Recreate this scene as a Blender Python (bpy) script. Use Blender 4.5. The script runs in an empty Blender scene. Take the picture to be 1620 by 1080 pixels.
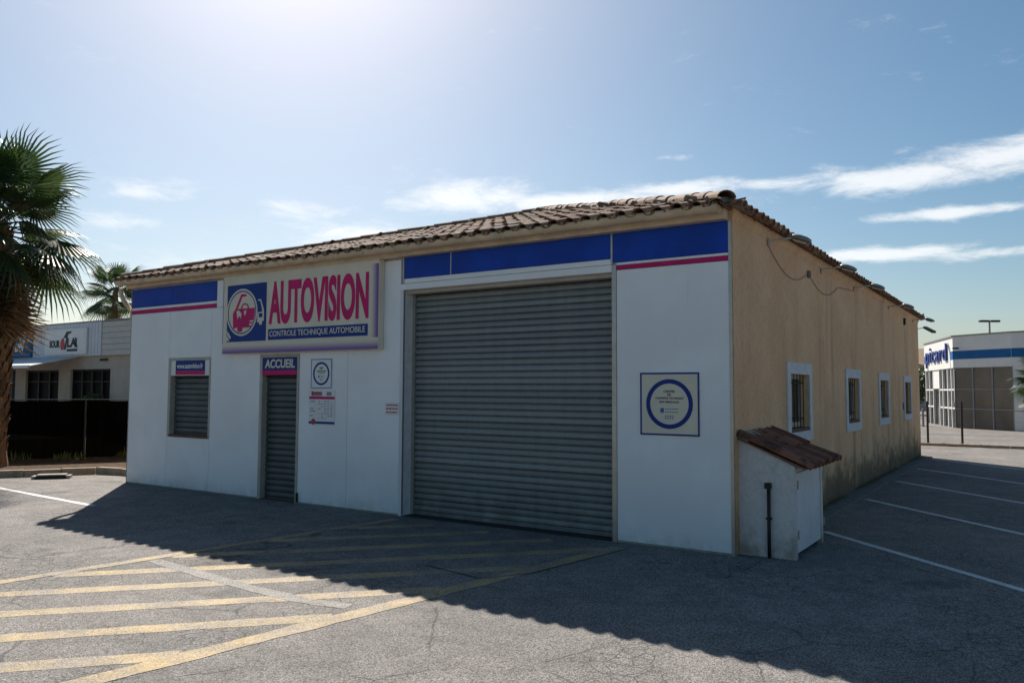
import bpy, bmesh, math, random
from mathutils import Vector, Matrix, Euler, noise as mnoise
R = math.radians
PI = math.pi
scene = bpy.context.scene
C = scene.collection

# ------------------------------------------------------------------ camera
cam_d = bpy.data.cameras.new('camera')
cam = bpy.data.objects.new('camera', cam_d); C.objects.link(cam)
cam_d.sensor_width = 36.0
cam_d.lens = 27.99
cam_d.clip_start = 0.05
cam_d.clip_end = 3000
cam.location = (2.758, -8.4405, 1.75)
YAW, PITCH, ROLL = 0.58669, 0.0604, 0.00428
fw = Vector((-math.sin(YAW) * math.cos(PITCH), math.cos(YAW) * math.cos(PITCH), math.sin(PITCH)))
r0 = Vector((math.cos(YAW), math.sin(YAW), 0)); u0 = r0.cross(fw)
rt = r0 * math.cos(ROLL) + u0 * math.sin(ROLL)
up = u0 * math.cos(ROLL) - r0 * math.sin(ROLL)
mw = Matrix.Identity(4)
for i in range(3):
    mw[i][0] = rt[i]; mw[i][1] = up[i]; mw[i][2] = -fw[i]; mw[i][3] = cam.location[i]
cam.matrix_world = mw
scene.camera = cam

# ------------------------------------------------------------------ sun and sky
SUN_EL = R(40.2)
SUN_XY = Vector((-0.765, 0.644)).normalized()          # towards the sun, in plan
sun_dir = Vector((SUN_XY.x * math.cos(SUN_EL), SUN_XY.y * math.cos(SUN_EL), math.sin(SUN_EL)))
sd = bpy.data.lights.new('sun', 'SUN'); sd.energy = 4.8; sd.angle = R(0.53); sd.color = (1.0, 0.93, 0.84)
so = bpy.data.objects.new('sun', sd); C.objects.link(so)
so.rotation_euler = sun_dir.to_track_quat('Z', 'Y').to_euler()
so.location = (-30, 30, 40)

world = bpy.data.worlds.new('World'); scene.world = world; world.use_nodes = True
wn = world.node_tree.nodes; wl = world.node_tree.links
for n in list(wn): wn.remove(n)
def wnode(t, **kw):
    n = wn.new(t)
    for k, v in kw.items(): setattr(n, k, v)
    return n
def wmath(op, a, b=None, c=None, clamp=False):
    n = wnode('ShaderNodeMath', operation=op, use_clamp=clamp)
    for i, v in enumerate((a, b, c)):
        if v is None: continue
        if isinstance(v, (int, float)): n.inputs[i].default_value = v
        else: wl.new(v, n.inputs[i])
    return n.outputs[0]
sky = wnode('ShaderNodeTexSky', sky_type='NISHITA')
sky.sun_disc = False
sky.sun_elevation = SUN_EL
sky.sun_rotation = math.atan2(SUN_XY.x, SUN_XY.y)
sky.altitude = 50; sky.air_density = 1.0; sky.dust_density = 1.1; sky.ozone_density = 2.1
hsv = wnode('ShaderNodeHueSaturation'); hsv.inputs['Hue'].default_value = .488; hsv.inputs['Saturation'].default_value = 1.22; hsv.inputs['Value'].default_value = .90
wl.new(sky.outputs[0], hsv.inputs['Color'])
SKY = hsv.outputs[0]
tc = wnode('ShaderNodeTexCoord')
sep = wnode('ShaderNodeSeparateXYZ'); wl.new(tc.outputs['Generated'], sep.inputs[0])
X_, Y_, Z_ = sep.outputs
# azimuth measured clockwise from the heading YAW left of +Y, and elevation, in degrees
az = wmath('MULTIPLY', wmath('ARCTAN2', wmath('ADD', wmath('MULTIPLY', X_, math.cos(YAW)), wmath('MULTIPLY', Y_, math.sin(YAW))),
           wmath('ADD', wmath('MULTIPLY', X_, -math.sin(YAW)), wmath('MULTIPLY', Y_, math.cos(YAW)))), 180 / PI)
el = wmath('MULTIPLY', wmath('ARCSINE', Z_), 180 / PI)
comb = wnode('ShaderNodeCombineXYZ')
wl.new(wmath('MULTIPLY', az, 0.13), comb.inputs[0]); wl.new(wmath('MULTIPLY', el, 0.42), comb.inputs[1])
nz = wnode('ShaderNodeTexNoise'); nz.inputs['Scale'].default_value = 1.5; nz.inputs['Detail'].default_value = 9
nz.inputs['Roughness'].default_value = 0.70; nz.inputs['Distortion'].default_value = 0.35
wl.new(comb.outputs[0], nz.inputs['Vector'])
nz2 = wnode('ShaderNodeTexNoise'); nz2.inputs['Scale'].default_value = 0.55; nz2.inputs['Detail'].default_value = 4
wl.new(comb.outputs[0], nz2.inputs['Vector'])
# cloud banks: azimuth, elevation, half width, half height, weight (degrees)
BANKS = [(-3.0, 13.6, 5.2, 1.2, 1.0), (4.5, 13.4, 8.0, .8, .95), (12.5, 14.0, 5, .65, .85), (-7, 10.9, 10, .9, .8), (18, 14.0, 4, .5, .7),
         (26, 13.7, 7, 1.0, .95), (33, 14.2, 7, 1.1, .95), (29.5, 11.2, 6, .42, .85), (24.5, 8.9, 6, .5, .9), (32, 8.6, 5, .4, .7),
         (-15, 12.4, 4, .8, .55), (-26, 12.8, 3.2, .9, .6), (-27, 10.8, 3.5, .6, .5), (-20, 8.5, 8, 1.0, .45), (11.4, 16.2, 1.6, .25, .6),
         (-48, 13, 9, 1.2, .7), (52, 12, 9, 1.3, .8), (75, 15, 10, 1.6, .8), (-75, 14, 11, 1.5, .8), (110, 13, 12, 1.5, .8), (150, 15, 12, 1.6, .8), (-120, 13, 12, 1.5, .8)]
mask = None
for (a, e, wa, we, k) in BANKS:
    da = wmath('DIVIDE', wmath('SUBTRACT', az, a), wa); de = wmath('DIVIDE', wmath('SUBTRACT', el, e), we)
    q = wmath('MULTIPLY', wmath('EXPONENT', wmath('MULTIPLY', wmath('ADD', wmath('MULTIPLY', da, da), wmath('MULTIPLY', de, de)), -1.0)), k)
    mask = q if mask is None else wmath('MAXIMUM', mask, q)
dens = wmath('ADD', wmath('MULTIPLY', mask, 0.60), wmath('ADD', wmath('MULTIPLY', nz.outputs['Fac'], 1.08), wmath('MULTIPLY', nz2.outputs['Fac'], 0.12)))
mr = wnode('ShaderNodeMapRange', interpolation_type='SMOOTHSTEP')
mr.inputs['From Min'].default_value = 0.70; mr.inputs['From Max'].default_value = 1.16
mr.inputs['To Min'].default_value = 0.0; mr.inputs['To Max'].default_value = 0.9
wl.new(dens, mr.inputs['Value'])
fade = wnode('ShaderNodeMapRange'); fade.inputs['From Min'].default_value = 0.5; fade.inputs['From Max'].default_value = 5.0
wl.new(el, fade.inputs['Value'])
cl_fac = wmath('MULTIPLY', mr.outputs[0], fade.outputs[0])
# clouds scatter the sky light near them: brighter, whiter version of the sky
cl_col = wnode('ShaderNodeMix', data_type='RGBA', blend_type='MIX'); cl_col.inputs[0].default_value = 0.8
wl.new(SKY, cl_col.inputs[6]); cl_col.inputs[7].default_value = (11.5, 11.5, 11.4, 1)
mixc = wnode('ShaderNodeMix', data_type='RGBA'); wl.new(cl_fac, mixc.inputs[0])
wl.new(SKY, mixc.inputs[6]); wl.new(cl_col.outputs[2], mixc.inputs[7])
bg = wnode('ShaderNodeBackground'); bg.inputs['Strength'].default_value = 0.057
wl.new(mixc.outputs[2], bg.inputs['Color'])
wo = wnode('ShaderNodeOutputWorld'); wl.new(bg.outputs[0], wo.inputs['Surface'])

# ------------------------------------------------------------------ exposure, sampling
vs = scene.view_settings
scene.display_settings.display_device = 'sRGB'
vs.view_transform = 'Standard'; vs.look = 'None'; vs.gamma = 1.0; vs.exposure = 0.8; vs.use_curve_mapping = False
scene.cycles.use_denoising = True
scene.cycles.max_bounces = 6
scene.cycles.use_adaptive_sampling = True

# ================================================================== materials
MATS = {}
class NT:
    def __init__(s, name):
        m = bpy.data.materials.new(name); m.use_nodes = True
        s.m = m; s.n = m.node_tree.nodes; s.l = m.node_tree.links
        s.b = s.n['Principled BSDF']
        MATS[name] = m
    def node(s, t, **kw):
        n = s.n.new(t)
        for k, v in kw.items(): setattr(n, k, v)
        return n
    def put(s, sock, v):
        if isinstance(v, (int, float)): sock.default_value = v
        elif isinstance(v, tuple): sock.default_value = v if len(v) == 4 or sock.type == 'VECTOR' else (*v, 1)
        else: s.l.new(v, sock)
    def math(s, op, a, b=None, clamp=False):
        n = s.node('ShaderNodeMath', operation=op, use_clamp=clamp)
        s.put(n.inputs[0], a)
        if b is not None: s.put(n.inputs[1], b)
        return n.outputs[0]
    def coord(s, kind='Object', scale=None):
        if kind == 'World':
            g = s.node('ShaderNodeNewGeometry').outputs['Position']
        else:
            g = s.node('ShaderNodeTexCoord').outputs[kind]
        if scale:
            mp = s.node('ShaderNodeMapping'); s.l.new(g, mp.inputs[0]); mp.inputs['Scale'].default_value = scale
            return mp.outputs[0]
        return g
    def noise(s, vec, scale, detail=4, rough=.55, dist=0):
        n = s.node('ShaderNodeTexNoise'); s.l.new(vec, n.inputs['Vector'])
        n.inputs['Scale'].default_value = scale; n.inputs['Detail'].default_value = detail
        n.inputs['Roughness'].default_value = rough; n.inputs['Distortion'].default_value = dist
        return n.outputs['Fac']
    def voro(s, vec, scale, feature='F1', out='Distance', rand=1.0):
        n = s.node('ShaderNodeTexVoronoi', feature=feature); s.l.new(vec, n.inputs['Vector'])
        n.inputs['Scale'].default_value = scale; n.inputs['Randomness'].default_value = rand
        return n.outputs[out]
    def ramp(s, v, a, b, lo=0.0, hi=1.0, smooth=True):
        n = s.node('ShaderNodeMapRange', interpolation_type='SMOOTHSTEP' if smooth else 'LINEAR')
        s.l.new(v, n.inputs['Value'])
        for k, x in (('From Min', a), ('From Max', b), ('To Min', lo), ('To Max', hi)): n.inputs[k].default_value = x
        return n.outputs[0]
    def mix(s, f, a, b, blend='MIX'):
        n = s.node('ShaderNodeMix', data_type='RGBA', blend_type=blend)
        s.put(n.inputs[0], f); s.put(n.inputs[6], a); s.put(n.inputs[7], b)
        return n.outputs[2]
    def mul(s, col, v):
        n = s.node('ShaderNodeMix', data_type='RGBA', blend_type='MULTIPLY'); n.inputs[0].default_value = 1
        s.put(n.inputs[6], col)
        c = s.node('ShaderNodeCombineColor')
        for i in range(3): s.put(c.inputs[i], v)
        s.l.new(c.outputs[0], n.inputs[7]); return n.outputs[2]
    def bump(s, h, strength, dist=.01):
        n = s.node('ShaderNodeBump'); n.inputs['Strength'].default_value = strength; n.inputs['Distance'].default_value = dist
        s.l.new(h, n.inputs['Height']); s.l.new(n.outputs[0], s.b.inputs['Normal'])
    def out(s, col, rough=.6, metal=0.0, spec=None):
        s.put(s.b.inputs['Base Color'], col); s.put(s.b.inputs['Roughness'], rough); s.b.inputs['Metallic'].default_value = metal
        if spec is not None: s.b.inputs['Specular IOR Level'].default_value = spec
        return s.m

def plain(name, col, rough=.5, metal=0.0, var=.12, scale=6.0, spec=None):
    t = NT(name); w = t.coord('World')
    v = t.ramp(t.noise(w, scale, 5), .25, .75, 1 - var, 1 + var)
    return t.out(t.mul(col, v), rough, metal, spec)

def asphalt_color(t, w):
    """speckled worn aggregate: returns colour and height"""
    cellc = t.voro(w, 115, out='Color')
    sepc = t.node('ShaderNodeSeparateColor'); t.l.new(cellc, sepc.inputs[0])
    stone = sepc.outputs[0]
    d = t.voro(w, 115)
    big = t.noise(w, .35, 4, .6); mid = t.noise(w, 3.2, 5, .65); fine = t.noise(w, 160, 2)
    base = t.mix(t.ramp(big, .35, .68), (.205, .192, .180), (.265, .245, .226))
    base = t.mul(base, t.ramp(mid, .25, .75, .8, 1.18))
    base = t.mul(base, t.ramp(stone, 0, 1, .40, 1.62, False))
    base = t.mul(base, t.ramp(d, .25, .75, 1.12, .55))
    base = t.mul(base, t.ramp(fine, .3, .7, .85, 1.15))
    # alligator cracks in patches, a few long cracks
    wob = t.node('ShaderNodeVectorMath', operation='ADD'); t.l.new(w, wob.inputs[0])
    nn = t.node('ShaderNodeTexNoise'); t.l.new(w, nn.inputs['Vector']); nn.inputs['Scale'].default_value = 5
    sc = t.node('ShaderNodeVectorMath', operation='SCALE'); t.l.new(nn.outputs['Color'], sc.inputs[0]); sc.inputs['Scale'].default_value = .09
    t.l.new(sc.outputs[0], wob.inputs[1])
    e1 = t.voro(wob.outputs[0], 7.5, 'DISTANCE_TO_EDGE'); e2 = t.voro(wob.outputs[0], .62, 'DISTANCE_TO_EDGE')
    patch = t.ramp(t.noise(w, .55, 3, .5), .49, .60)
    c1 = t.math('MULTIPLY', t.ramp(e1, .012, .05, 1, 0), patch)
    c2 = t.math('MULTIPLY', t.ramp(e2, .001, .007, 1, 0), t.ramp(t.noise(w, .9, 2), .45, .55))
    cr = t.math('MAXIMUM', c1, c2)
    base = t.mix(t.math('MULTIPLY', cr, .62), base, (.028, .027, .027))
    # oil and tyre stains
    st = t.ramp(t.noise(w, .8, 4, .6, .4), .57, .72)
    base = t.mul(base, t.ramp(st, 0, 1, 1, .62))
    h = t.math('SUBTRACT', t.ramp(d, .1, .7, 1, 0), t.math('MULTIPLY', cr, 1.5))
    return base, h

t = NT('asphalt'); w = t.coord('World'); c, h = asphalt_color(t, w); t.bump(h, .55, .006); t.out(c, .88, spec=.3)

def paint(name, col, lo, hi, wear=.9):
    t = NT(name); w = t.coord('World'); base, h = asphalt_color(t, w)
    n1 = t.noise(w, 55, 4, .7); n2 = t.noise(w, 2.3, 4, .6)
    f = t.ramp(t.math('ADD', t.math('MULTIPLY', n1, .65), t.math('MULTIPLY', n2, .5)), lo, hi)
    d = t.voro(w, 115)
    f = t.math('MULTIPLY', f, t.ramp(d, .45, .8, wear, wear * .35))
    c = t.mix(f, base, t.mul(col, t.ramp(t.noise(w, 9, 3), .3, .7, .85, 1.1)))
    t.bump(h, .35, .005); return t.out(c, .75, spec=.3)
paint('yellow_paint', (.64, .44, .155), .42, .80, .95)
paint('faded_paint', (.50, .43, .28), .50, .98, .45)
paint('white_paint', (.74, .74, .72), .30, .52, .95)

# white lacquered cladding with dust streaks
t = NT('white_panel'); w = t.coord('World')
st = t.noise(t.coord('World', (7, 7, .35)), 1.6, 5, .6)
low = t.ramp(t.noise(w, 1.1, 4), .35, .7)
c = t.mix(t.ramp(st, .55, .85, 0, .22), (.80, .81, .82), (.66, .66, .65))
c = t.mul(c, t.ramp(low, 0, 1, .95, 1.03))
sz = t.node('ShaderNodeSeparateXYZ'); t.l.new(w, sz.inputs[0])
splash = t.math('MULTIPLY', t.ramp(sz.outputs[2], .0, .25, .5, 0), t.ramp(t.noise(w, 5, 5, .7), .35, .7))
c = t.mix(splash, c, (.40, .36, .31))
drip = t.math('MULTIPLY', t.ramp(t.noise(t.coord('World', (11, 11, .5)), 1.0, 4, .6), .62, .74), t.ramp(t.noise(w, .8, 3), .45, .65))
c = t.mix(t.math('MULTIPLY', drip, .16), c, (.36, .33, .29))
scuff = t.math('MULTIPLY', t.ramp(t.noise(t.coord('World', (1.5, 1.5, 16)), 1.6, 5, .7), .68, .76), t.ramp(sz.outputs[2], .2, 1.3, 1, 0))
c = t.mix(t.math('MULTIPLY', scuff, .25), c, (.40, .40, .40))
t.out(c, t.ramp(low, 0, 1, .28, .42)); t.bump(t.noise(w, 1.2, 2), .10, .05)

t = NT('blue_panel'); w = t.coord('World')
scr = t.ramp(t.noise(t.coord('World', (1.2, 1, 14)), 2.2, 6, .7, .6), .66, .74)
c = t.mix(t.math('MULTIPLY', scr, .25), (.003, .050, .38), (.28, .34, .5))
c = t.mul(c, t.ramp(t.noise(w, 2.5, 4), .3, .7, .85, 1.15)); t.out(c, .45, spec=.25)
plain('magenta', (.55, .006, .13), .5, spec=.25)
plain('sign_blue', (.004, .035, .22), .5, spec=.25)
plain('sign_cream', (.68, .62, .49), .42, var=.06, scale=3)
plain('sign_white', (.72, .72, .70), .45, var=.05)
plain('sign_purple', (.13, .06, .26), .42, var=.05)
plain('ink', (.02, .02, .025), .6)
plain('ink_grey', (.22, .23, .25), .6)
plain('ink_red', (.42, .05, .04), .6)
plain('print_blue', (.02, .13, .38), .5)
plain('red_print', (.5, .03, .03), .5)

# airbrushed edge of the sign: cream into purple, across the local X of each strip
t = NT('sign_edge'); g = t.coord('Object'); s3 = t.node('ShaderNodeSeparateXYZ'); t.l.new(g, s3.inputs[0])
c = t.mix(t.ramp(s3.outputs[0], 0, .15), (.68, .62, .50), (.155, .06, .30)); t.out(c, .42)

t = NT('shutter_metal'); w = t.coord('World')
oi = t.node('ShaderNodeObjectInfo').outputs['Random']
st = t.noise(t.coord('World', (5, 5, .5)), 1.8, 6, .65)
c = t.mix(t.ramp(st, .25, .85), (.19, .21, .21), (.265, .27, .262))
c = t.mul(c, t.ramp(oi, 0, 1, .82, 1.12, False))
zz_ = t.node('ShaderNodeSeparateXYZ'); t.l.new(w, zz_.inputs[0])
c = t.mix(t.math('MULTIPLY', t.ramp(zz_.outputs[2], .0, .9, .6, 0), t.ramp(t.noise(w, 3.5, 6, .7), .3, .65)), c, (.07, .065, .058))
rustn = t.ramp(t.noise(w, 7, 6, .7), .66, .78)
c = t.mix(t.math('MULTIPLY', rustn, .35), c, (.11, .085, .065))
t.out(c, t.ramp(st, .3, .7, .38, .58), .15)
t = NT('green_shutter'); w = t.coord('World'); oi = t.node('ShaderNodeObjectInfo').outputs['Random']
c = t.mix(t.ramp(t.noise(w, 3, 5), .3, .7), (.045, .062, .062), (.070, .085, .084))
c = t.mul(c, t.ramp(oi, 0, 1, .85, 1.12, False)); t.out(c, .42)
plain('dark_gap', (.012, .012, .013), .8)
plain('aluminium', (.42, .41, .38), .38, .75, .12)
plain('beige_frame', (.40, .37, .31), .5)
plain('gutter_beige', (.64, .51, .35), .5, var=.18, scale=4)
plain('rust_brown', (.13, .055, .03), .8)

# ochre render with vertical run-off stains, damp and moss near the ground
t = NT('stucco'); w = t.coord('World')
n1 = t.noise(w, 1.4, 5, .6); n2 = t.noise(w, 38, 4, .7)
c = t.mix(t.ramp(n1, .3, .7), (.77, .47, .27), (.85, .555, .34))
runs = t.noise(t.coord('World', (1.5, 1.5, .13)), 1.6, 7, .62, .25)
sz = t.node('ShaderNodeSeparateXYZ'); t.l.new(w, sz.inputs[0])
far = t.ramp(sz.outputs[1], 1.0, 8.0, .2, 1.0)
rmask = t.math('MULTIPLY', t.ramp(runs, .50, .72), t.math('MULTIPLY', far, t.ramp(sz.outputs[2], .2, 3.7, 1.0, .45)))
c = t.mix(t.math('MULTIPLY', rmask, .72), c, (.115, .105, .082))
damp = t.math('ADD', t.ramp(sz.outputs[2], 0, 1.0, .55, 0, False), t.math('MULTIPLY', t.math('SUBTRACT', t.noise(w, 2.2, 6, .7), .5), 1.1))
dmask = t.math('MULTIPLY', t.ramp(damp, .08, .45), t.math('MULTIPLY', t.ramp(sz.outputs[2], .1, 1.5, 1, 0), t.ramp(sz.outputs[1], .5, 5, .5, 1)))
c = t.mix(t.math('MULTIPLY', dmask, .8), c, (.060, .056, .040))
n3 = t.noise(t.coord('World', (22, 22, 9)), 1.0, 6, .75)
c = t.mul(c, t.ramp(n2, .25, .75, .86, 1.12)); c = t.mul(c, t.ramp(n3, .3, .7, .90, 1.12)); t.out(c, .93, spec=.2)
t.bump(t.math('ADD', n2, t.math('MULTIPLY', n3, 1.4)), .8, .02)
t = NT('shed_render'); w = t.coord('World'); n2 = t.noise(w, 30, 4, .7)
c = t.mix(t.ramp(t.noise(w, 3, 6, .7), .45, .75), (.66, .62, .59), (.52, .47, .43))
sz = t.node('ShaderNodeSeparateXYZ'); t.l.new(w, sz.inputs[0])
c = t.mix(t.math('MULTIPLY', t.ramp(sz.outputs[2], 0, .4, .75, 0), t.ramp(t.noise(w, 6, 5), .3, .65)), c, (.24, .19, .14))
c = t.mul(c, t.ramp(n2, .25, .75, .9, 1.08)); t.out(c, .9, spec=.2); t.bump(n2, .4, .008)
plain('white_render', (.60, .60, .61), .85, var=.1, scale=9)
plain('door_white', (.62, .63, .66), .5, var=.08)
plain('reveal', (.47, .38, .27), .9)

# clay tiles: each its own tone, lichen spots
t = NT('clay_tile'); w = t.coord('World')
isl = t.node('ShaderNodeNewGeometry').outputs['Random Per Island']; oi = t.node('ShaderNodeObjectInfo').outputs['Random']
rnd = t.math('FRACT', t.math('ADD', t.math('MULTIPLY', isl, 7.13), t.math('MULTIPLY', oi, 3.71)))
cr = t.node('ShaderNodeValToRGB'); t.l.new(rnd, cr.inputs[0])
el_ = cr.color_ramp.elements; el_[0].color = (.15, .068, .04, 1); el_[1].color = (.40, .29, .20, 1)
for p, col in ((.3, (.24, .12, .07, 1)), (.55, (.31, .20, .135, 1)), (.75, (.15, .095, .065, 1))):
    e = el_.new(p); e.color = col
lich = t.ramp(t.noise(w, 11, 6, .75), .46, .62)
c = t.mix(t.math('MULTIPLY', lich, .75), cr.outputs[0], (.085, .075, .06))
c = t.mix(t.math('MULTIPLY', t.ramp(t.noise(w, 23, 4, .7), .6, .72), .6), c, (.48, .42, .32))
t.out(c, .85, spec=.25); t.bump(t.noise(w, 40, 4, .7), .4, .006)
t = NT('shed_tile'); w = t.coord('World'); oi = t.node('ShaderNodeObjectInfo').outputs['Random']
c = t.mix(oi, (.15, .060, .038), (.30, .135, .085))
c = t.mix(t.math('MULTIPLY', t.ramp(t.noise(w, 7, 6, .75), .48, .62), .85), c, (.05, .036, .03))
t.out(c, .88, spec=.2); t.bump(t.noise(w, 40, 4, .7), .4, .006)
plain('roof_deck', (.22, .13, .085), .95)
plain('arm_grey', (.55, .54, .51), .4, .2)
plain('concrete', (.30, .275, .235), .92, var=.22, scale=7)
plain('kerb_stone', (.27, .22, .16), .92, var=.25, scale=6)
plain('iron', (.02, .019, .018), .55, .3)
plain('lamp_grey', (.22, .22, .21), .45, .3)
plain('lamp_glass', (.50, .45, .30), .15)
plain('cable_grey', (.16, .13, .10), .7)
t = NT('glass'); t.out((.012, .014, .016), .06)
t = NT('shop_glass'); t.out((.010, .011, .012), .5, spec=.05)
t = NT('tinted_glass'); w = t.coord('World'); t.out(t.mix(t.ramp(t.noise(w, 1.2, 3), .3, .7), (.055, .052, .045), (.095, .09, .078)), .14)
t = NT('soil'); w = t.coord('World')
c = t.mix(t.ramp(t.noise(w, 8, 6, .7), .35, .65), (.05, .035, .022), (.12, .08, .05)); t.out(c, .97, spec=.1); t.bump(t.noise(w, 25, 5, .7), .9, .04)
def leafmat(name, a, b, trans=.3):
    t = NT(name); w = t.coord('World'); isl = t.node('ShaderNodeNewGeometry').outputs['Random Per Island']
    oi = t.node('ShaderNodeObjectInfo').outputs['Random']
    f = t.math('FRACT', t.math('ADD', isl, t.math('MULTIPLY', oi, 5.3)))
    c = t.mul(t.mix(f, a, b), t.ramp(t.noise(w, 6, 3), .3, .7, .75, 1.2)); t.out(c, .45)
    tr = t.node('ShaderNodeBsdfTranslucent'); t.l.new(t.mul(c, 1.5), tr.inputs['Color'])
    ms = t.node('ShaderNodeMixShader'); ms.inputs[0].default_value = trans
    t.l.new(t.b.outputs[0], ms.inputs[1]); t.l.new(tr.outputs[0], ms.inputs[2])
    t.l.new(ms.outputs[0], t.n['Material Output'].inputs['Surface'])
leafmat('palm_leaf', (.020, .045, .013), (.046, .080, .020), .25)
leafmat('palm_dead', (.115, .075, .038), (.24, .165, .085), .22)
leafmat('tree_leaf', (.022, .048, .016), (.055, .085, .025), .25)
leafmat('yellow_leaf', (.10, .11, .02), (.20, .17, .03), .35)
leafmat('grass_blade', (.06, .09, .02), (.15, .17, .04), .3)
t = NT('palm_bark'); w = t.coord('World'); isl = t.node('ShaderNodeNewGeometry').outputs['Random Per Island']
c = t.mix(isl, (.075, .048, .03), (.20, .135, .085)); c = t.mul(c, t.ramp(t.noise(t.coord('World', (14, 14, 3)), 2, 5, .7), .3, .7, .55, 1.2))
t.out(c, .95, spec=.1)
# black privacy netting, a little see-through
t = NT('black_net'); w = t.coord('World')
t.out(t.mul((.002, .0022, .002), t.ramp(t.noise(t.coord('World', (9, 9, 1)), 1.3, 4), .3, .7, .6, 1.5)), .9, spec=.02)
tp = t.node('ShaderNodeBsdfTransparent'); ms = t.node('ShaderNodeMixShader'); ms.inputs[0].default_value = .004
t.l.new(t.b.outputs[0], ms.inputs[1]); t.l.new(tp.outputs[0], ms.inputs[2]); t.l.new(ms.outputs[0], t.n['Material Output'].inputs['Surface'])
plain('cream_wall', (.50, .43, .35), .9, var=.08, scale=2)
plain('fascia_white', (.60, .62, .66), .5, var=.07, scale=2)
plain('siding_beige', (.55, .52, .47), .6, var=.06)
plain('shop_white', (.68, .68, .66), .55, var=.05, scale=2)
plain('teal_board', (.008, .085, .17), .6, spec=.2)
plain('shop_blue', (.008, .11, .30), .6, spec=.2)
plain('grey_frame', (.20, .21, .22), .4)
plain('awning_cloth', (.56, .56, .57), .8)
plain('car_paint', (.05, .055, .06), .18, .4)
plain('car_white', (.62, .63, .64), .25)
plain('rubber_and_shadow', (.02, .02, .02), .8)  # tyre rubber, also the painted shadow on the roller door threshold
plain('terracotta_pot', (.24, .11, .06), .8)

# ================================================================== mesh helpers
class MB:
    def __init__(s): s.v = []; s.f = []
    def add(s, vs, fs):
        o = len(s.v); s.v += [tuple(p) for p in vs]; s.f += [tuple(i + o for i in f) for f in fs]; return s
    def box(s, x0, x1, y0, y1, z0, z1, m=None):
        vs = [Vector(p) for p in ((x0, y0, z0), (x1, y0, z0), (x1, y1, z0), (x0, y1, z0), (x0, y0, z1), (x1, y0, z1), (x1, y1, z1), (x0, y1, z1))]
        if m is not None: vs = [m @ p for p in vs]
        return s.add(vs, [(0, 3, 2, 1), (4, 5, 6, 7), (0, 1, 5, 4), (1, 2, 6, 5), (2, 3, 7, 6), (3, 0, 4, 7)])
    def tube(s, pts, rad, n=8, cap=True):
        pts = [Vector(p) for p in pts]; rads = rad if isinstance(rad, (list, tuple)) else [rad] * len(pts)
        rings = []; prev = None
        for i, p in enumerate(pts):
            d = (pts[min(i + 1, len(pts) - 1)] - pts[max(i - 1, 0)]).normalized()
            if prev is None:
                a = d.orthogonal().normalized()
            else:
                a = (prev - d * prev.dot(d)).normalized()
            prev = a; b = d.cross(a)
            rings.append([p + (a * math.cos(2 * PI * k / n) + b * math.sin(2 * PI * k / n)) * rads[i] for k in range(n)])
        vs = [p for r_ in rings for p in r_]; fs = []
        for i in range(len(pts) - 1):
            for k in range(n):
                fs.append((i * n + k, i * n + (k + 1) % n, (i + 1) * n + (k + 1) % n, (i + 1) * n + k))
        if cap:
            fs.append(tuple(range(n))[::-1]); fs.append(tuple((len(pts) - 1) * n + k for k in range(n)))
        return s.add(vs, fs)
    def prism(s, poly, axis, d0, d1):
        """poly of 2D points extruded along an axis: 'y' -> poly (x,z), 'x' -> (y,z), 'z' -> (x,y)"""
        def P(a, b, d): return (a, d, b) if axis == 'y' else ((d, a, b) if axis == 'x' else (a, b, d))
        n = len(poly); vs = [P(a, b, d0) for a, b in poly] + [P(a, b, d1) for a, b in poly]
        fs = [tuple(range(n)), tuple(range(n, 2 * n))[::-1]] + [(i, i + n, (i + 1) % n + n, (i + 1) % n) for i in range(n)]
        return s.add(vs, fs)
    def mesh(s, name, mat, smooth=False, bevel=0.0):
        me = bpy.data.meshes.new(name); me.from_pydata(s.v, [], s.f); me.validate()
        bm = bmesh.new(); bm.from_mesh(me); bmesh.ops.recalc_face_normals(bm, faces=bm.faces)
        if bevel:
            bmesh.ops.bevel(bm, geom=[e for e in bm.edges if len(e.link_faces) == 2 and e.calc_face_angle(0) > .6], offset=bevel, segments=2, affect='EDGES', profile=.6)
        bm.to_mesh(me); bm.free()
        if mat: me.materials.append(MATS[mat])
        if smooth:
            for p in me.polygons: p.use_smooth = True
        return me
    def build(s, name, mat, parent=None, smooth=False, bevel=0.0, kind=None, loc=None):
        o = bpy.data.objects.new(name, s.mesh(name, mat, smooth, bevel)); C.objects.link(o)
        if parent is not None: attach(o, parent)
        if kind: o['kind'] = kind
        return o
def wpos(o):
    m = o.matrix_basis.copy()
    while o.parent is not None:
        o = o.parent; m = o.matrix_basis @ m
    return m
def attach(o, parent, keep=True):
    """parent while the object's own matrix stays a world matrix"""
    w_ = o.matrix_basis.copy(); o.parent = parent
    o.matrix_basis = wpos(parent).inverted() @ w_ if keep else w_
    return o
def place(name, mesh, M, parent=None):
    o = bpy.data.objects.new(name, mesh); C.objects.link(o); o.matrix_basis = M
    if parent is not None: attach(o, parent)
    return o
def thing(name, label, cat, loc=(0, 0, 0), group=None, rz=0.0):
    o = bpy.data.objects.new(name, None); C.objects.link(o); o.empty_display_size = .2
    o.location = loc; o.rotation_euler = (0, 0, rz)
    o['label'] = label; o['category'] = cat
    if group: o['group'] = group
    return o
def tag(o, label, cat, group=None):
    o['label'] = label; o['category'] = cat
    if group: o['group'] = group
    return o
def B(name, mat, parent, *boxes, bevel=0.0):
    m = MB()
    for b in boxes: m.box(*b)
    return m.build(name, mat, parent, bevel=bevel)
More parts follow.
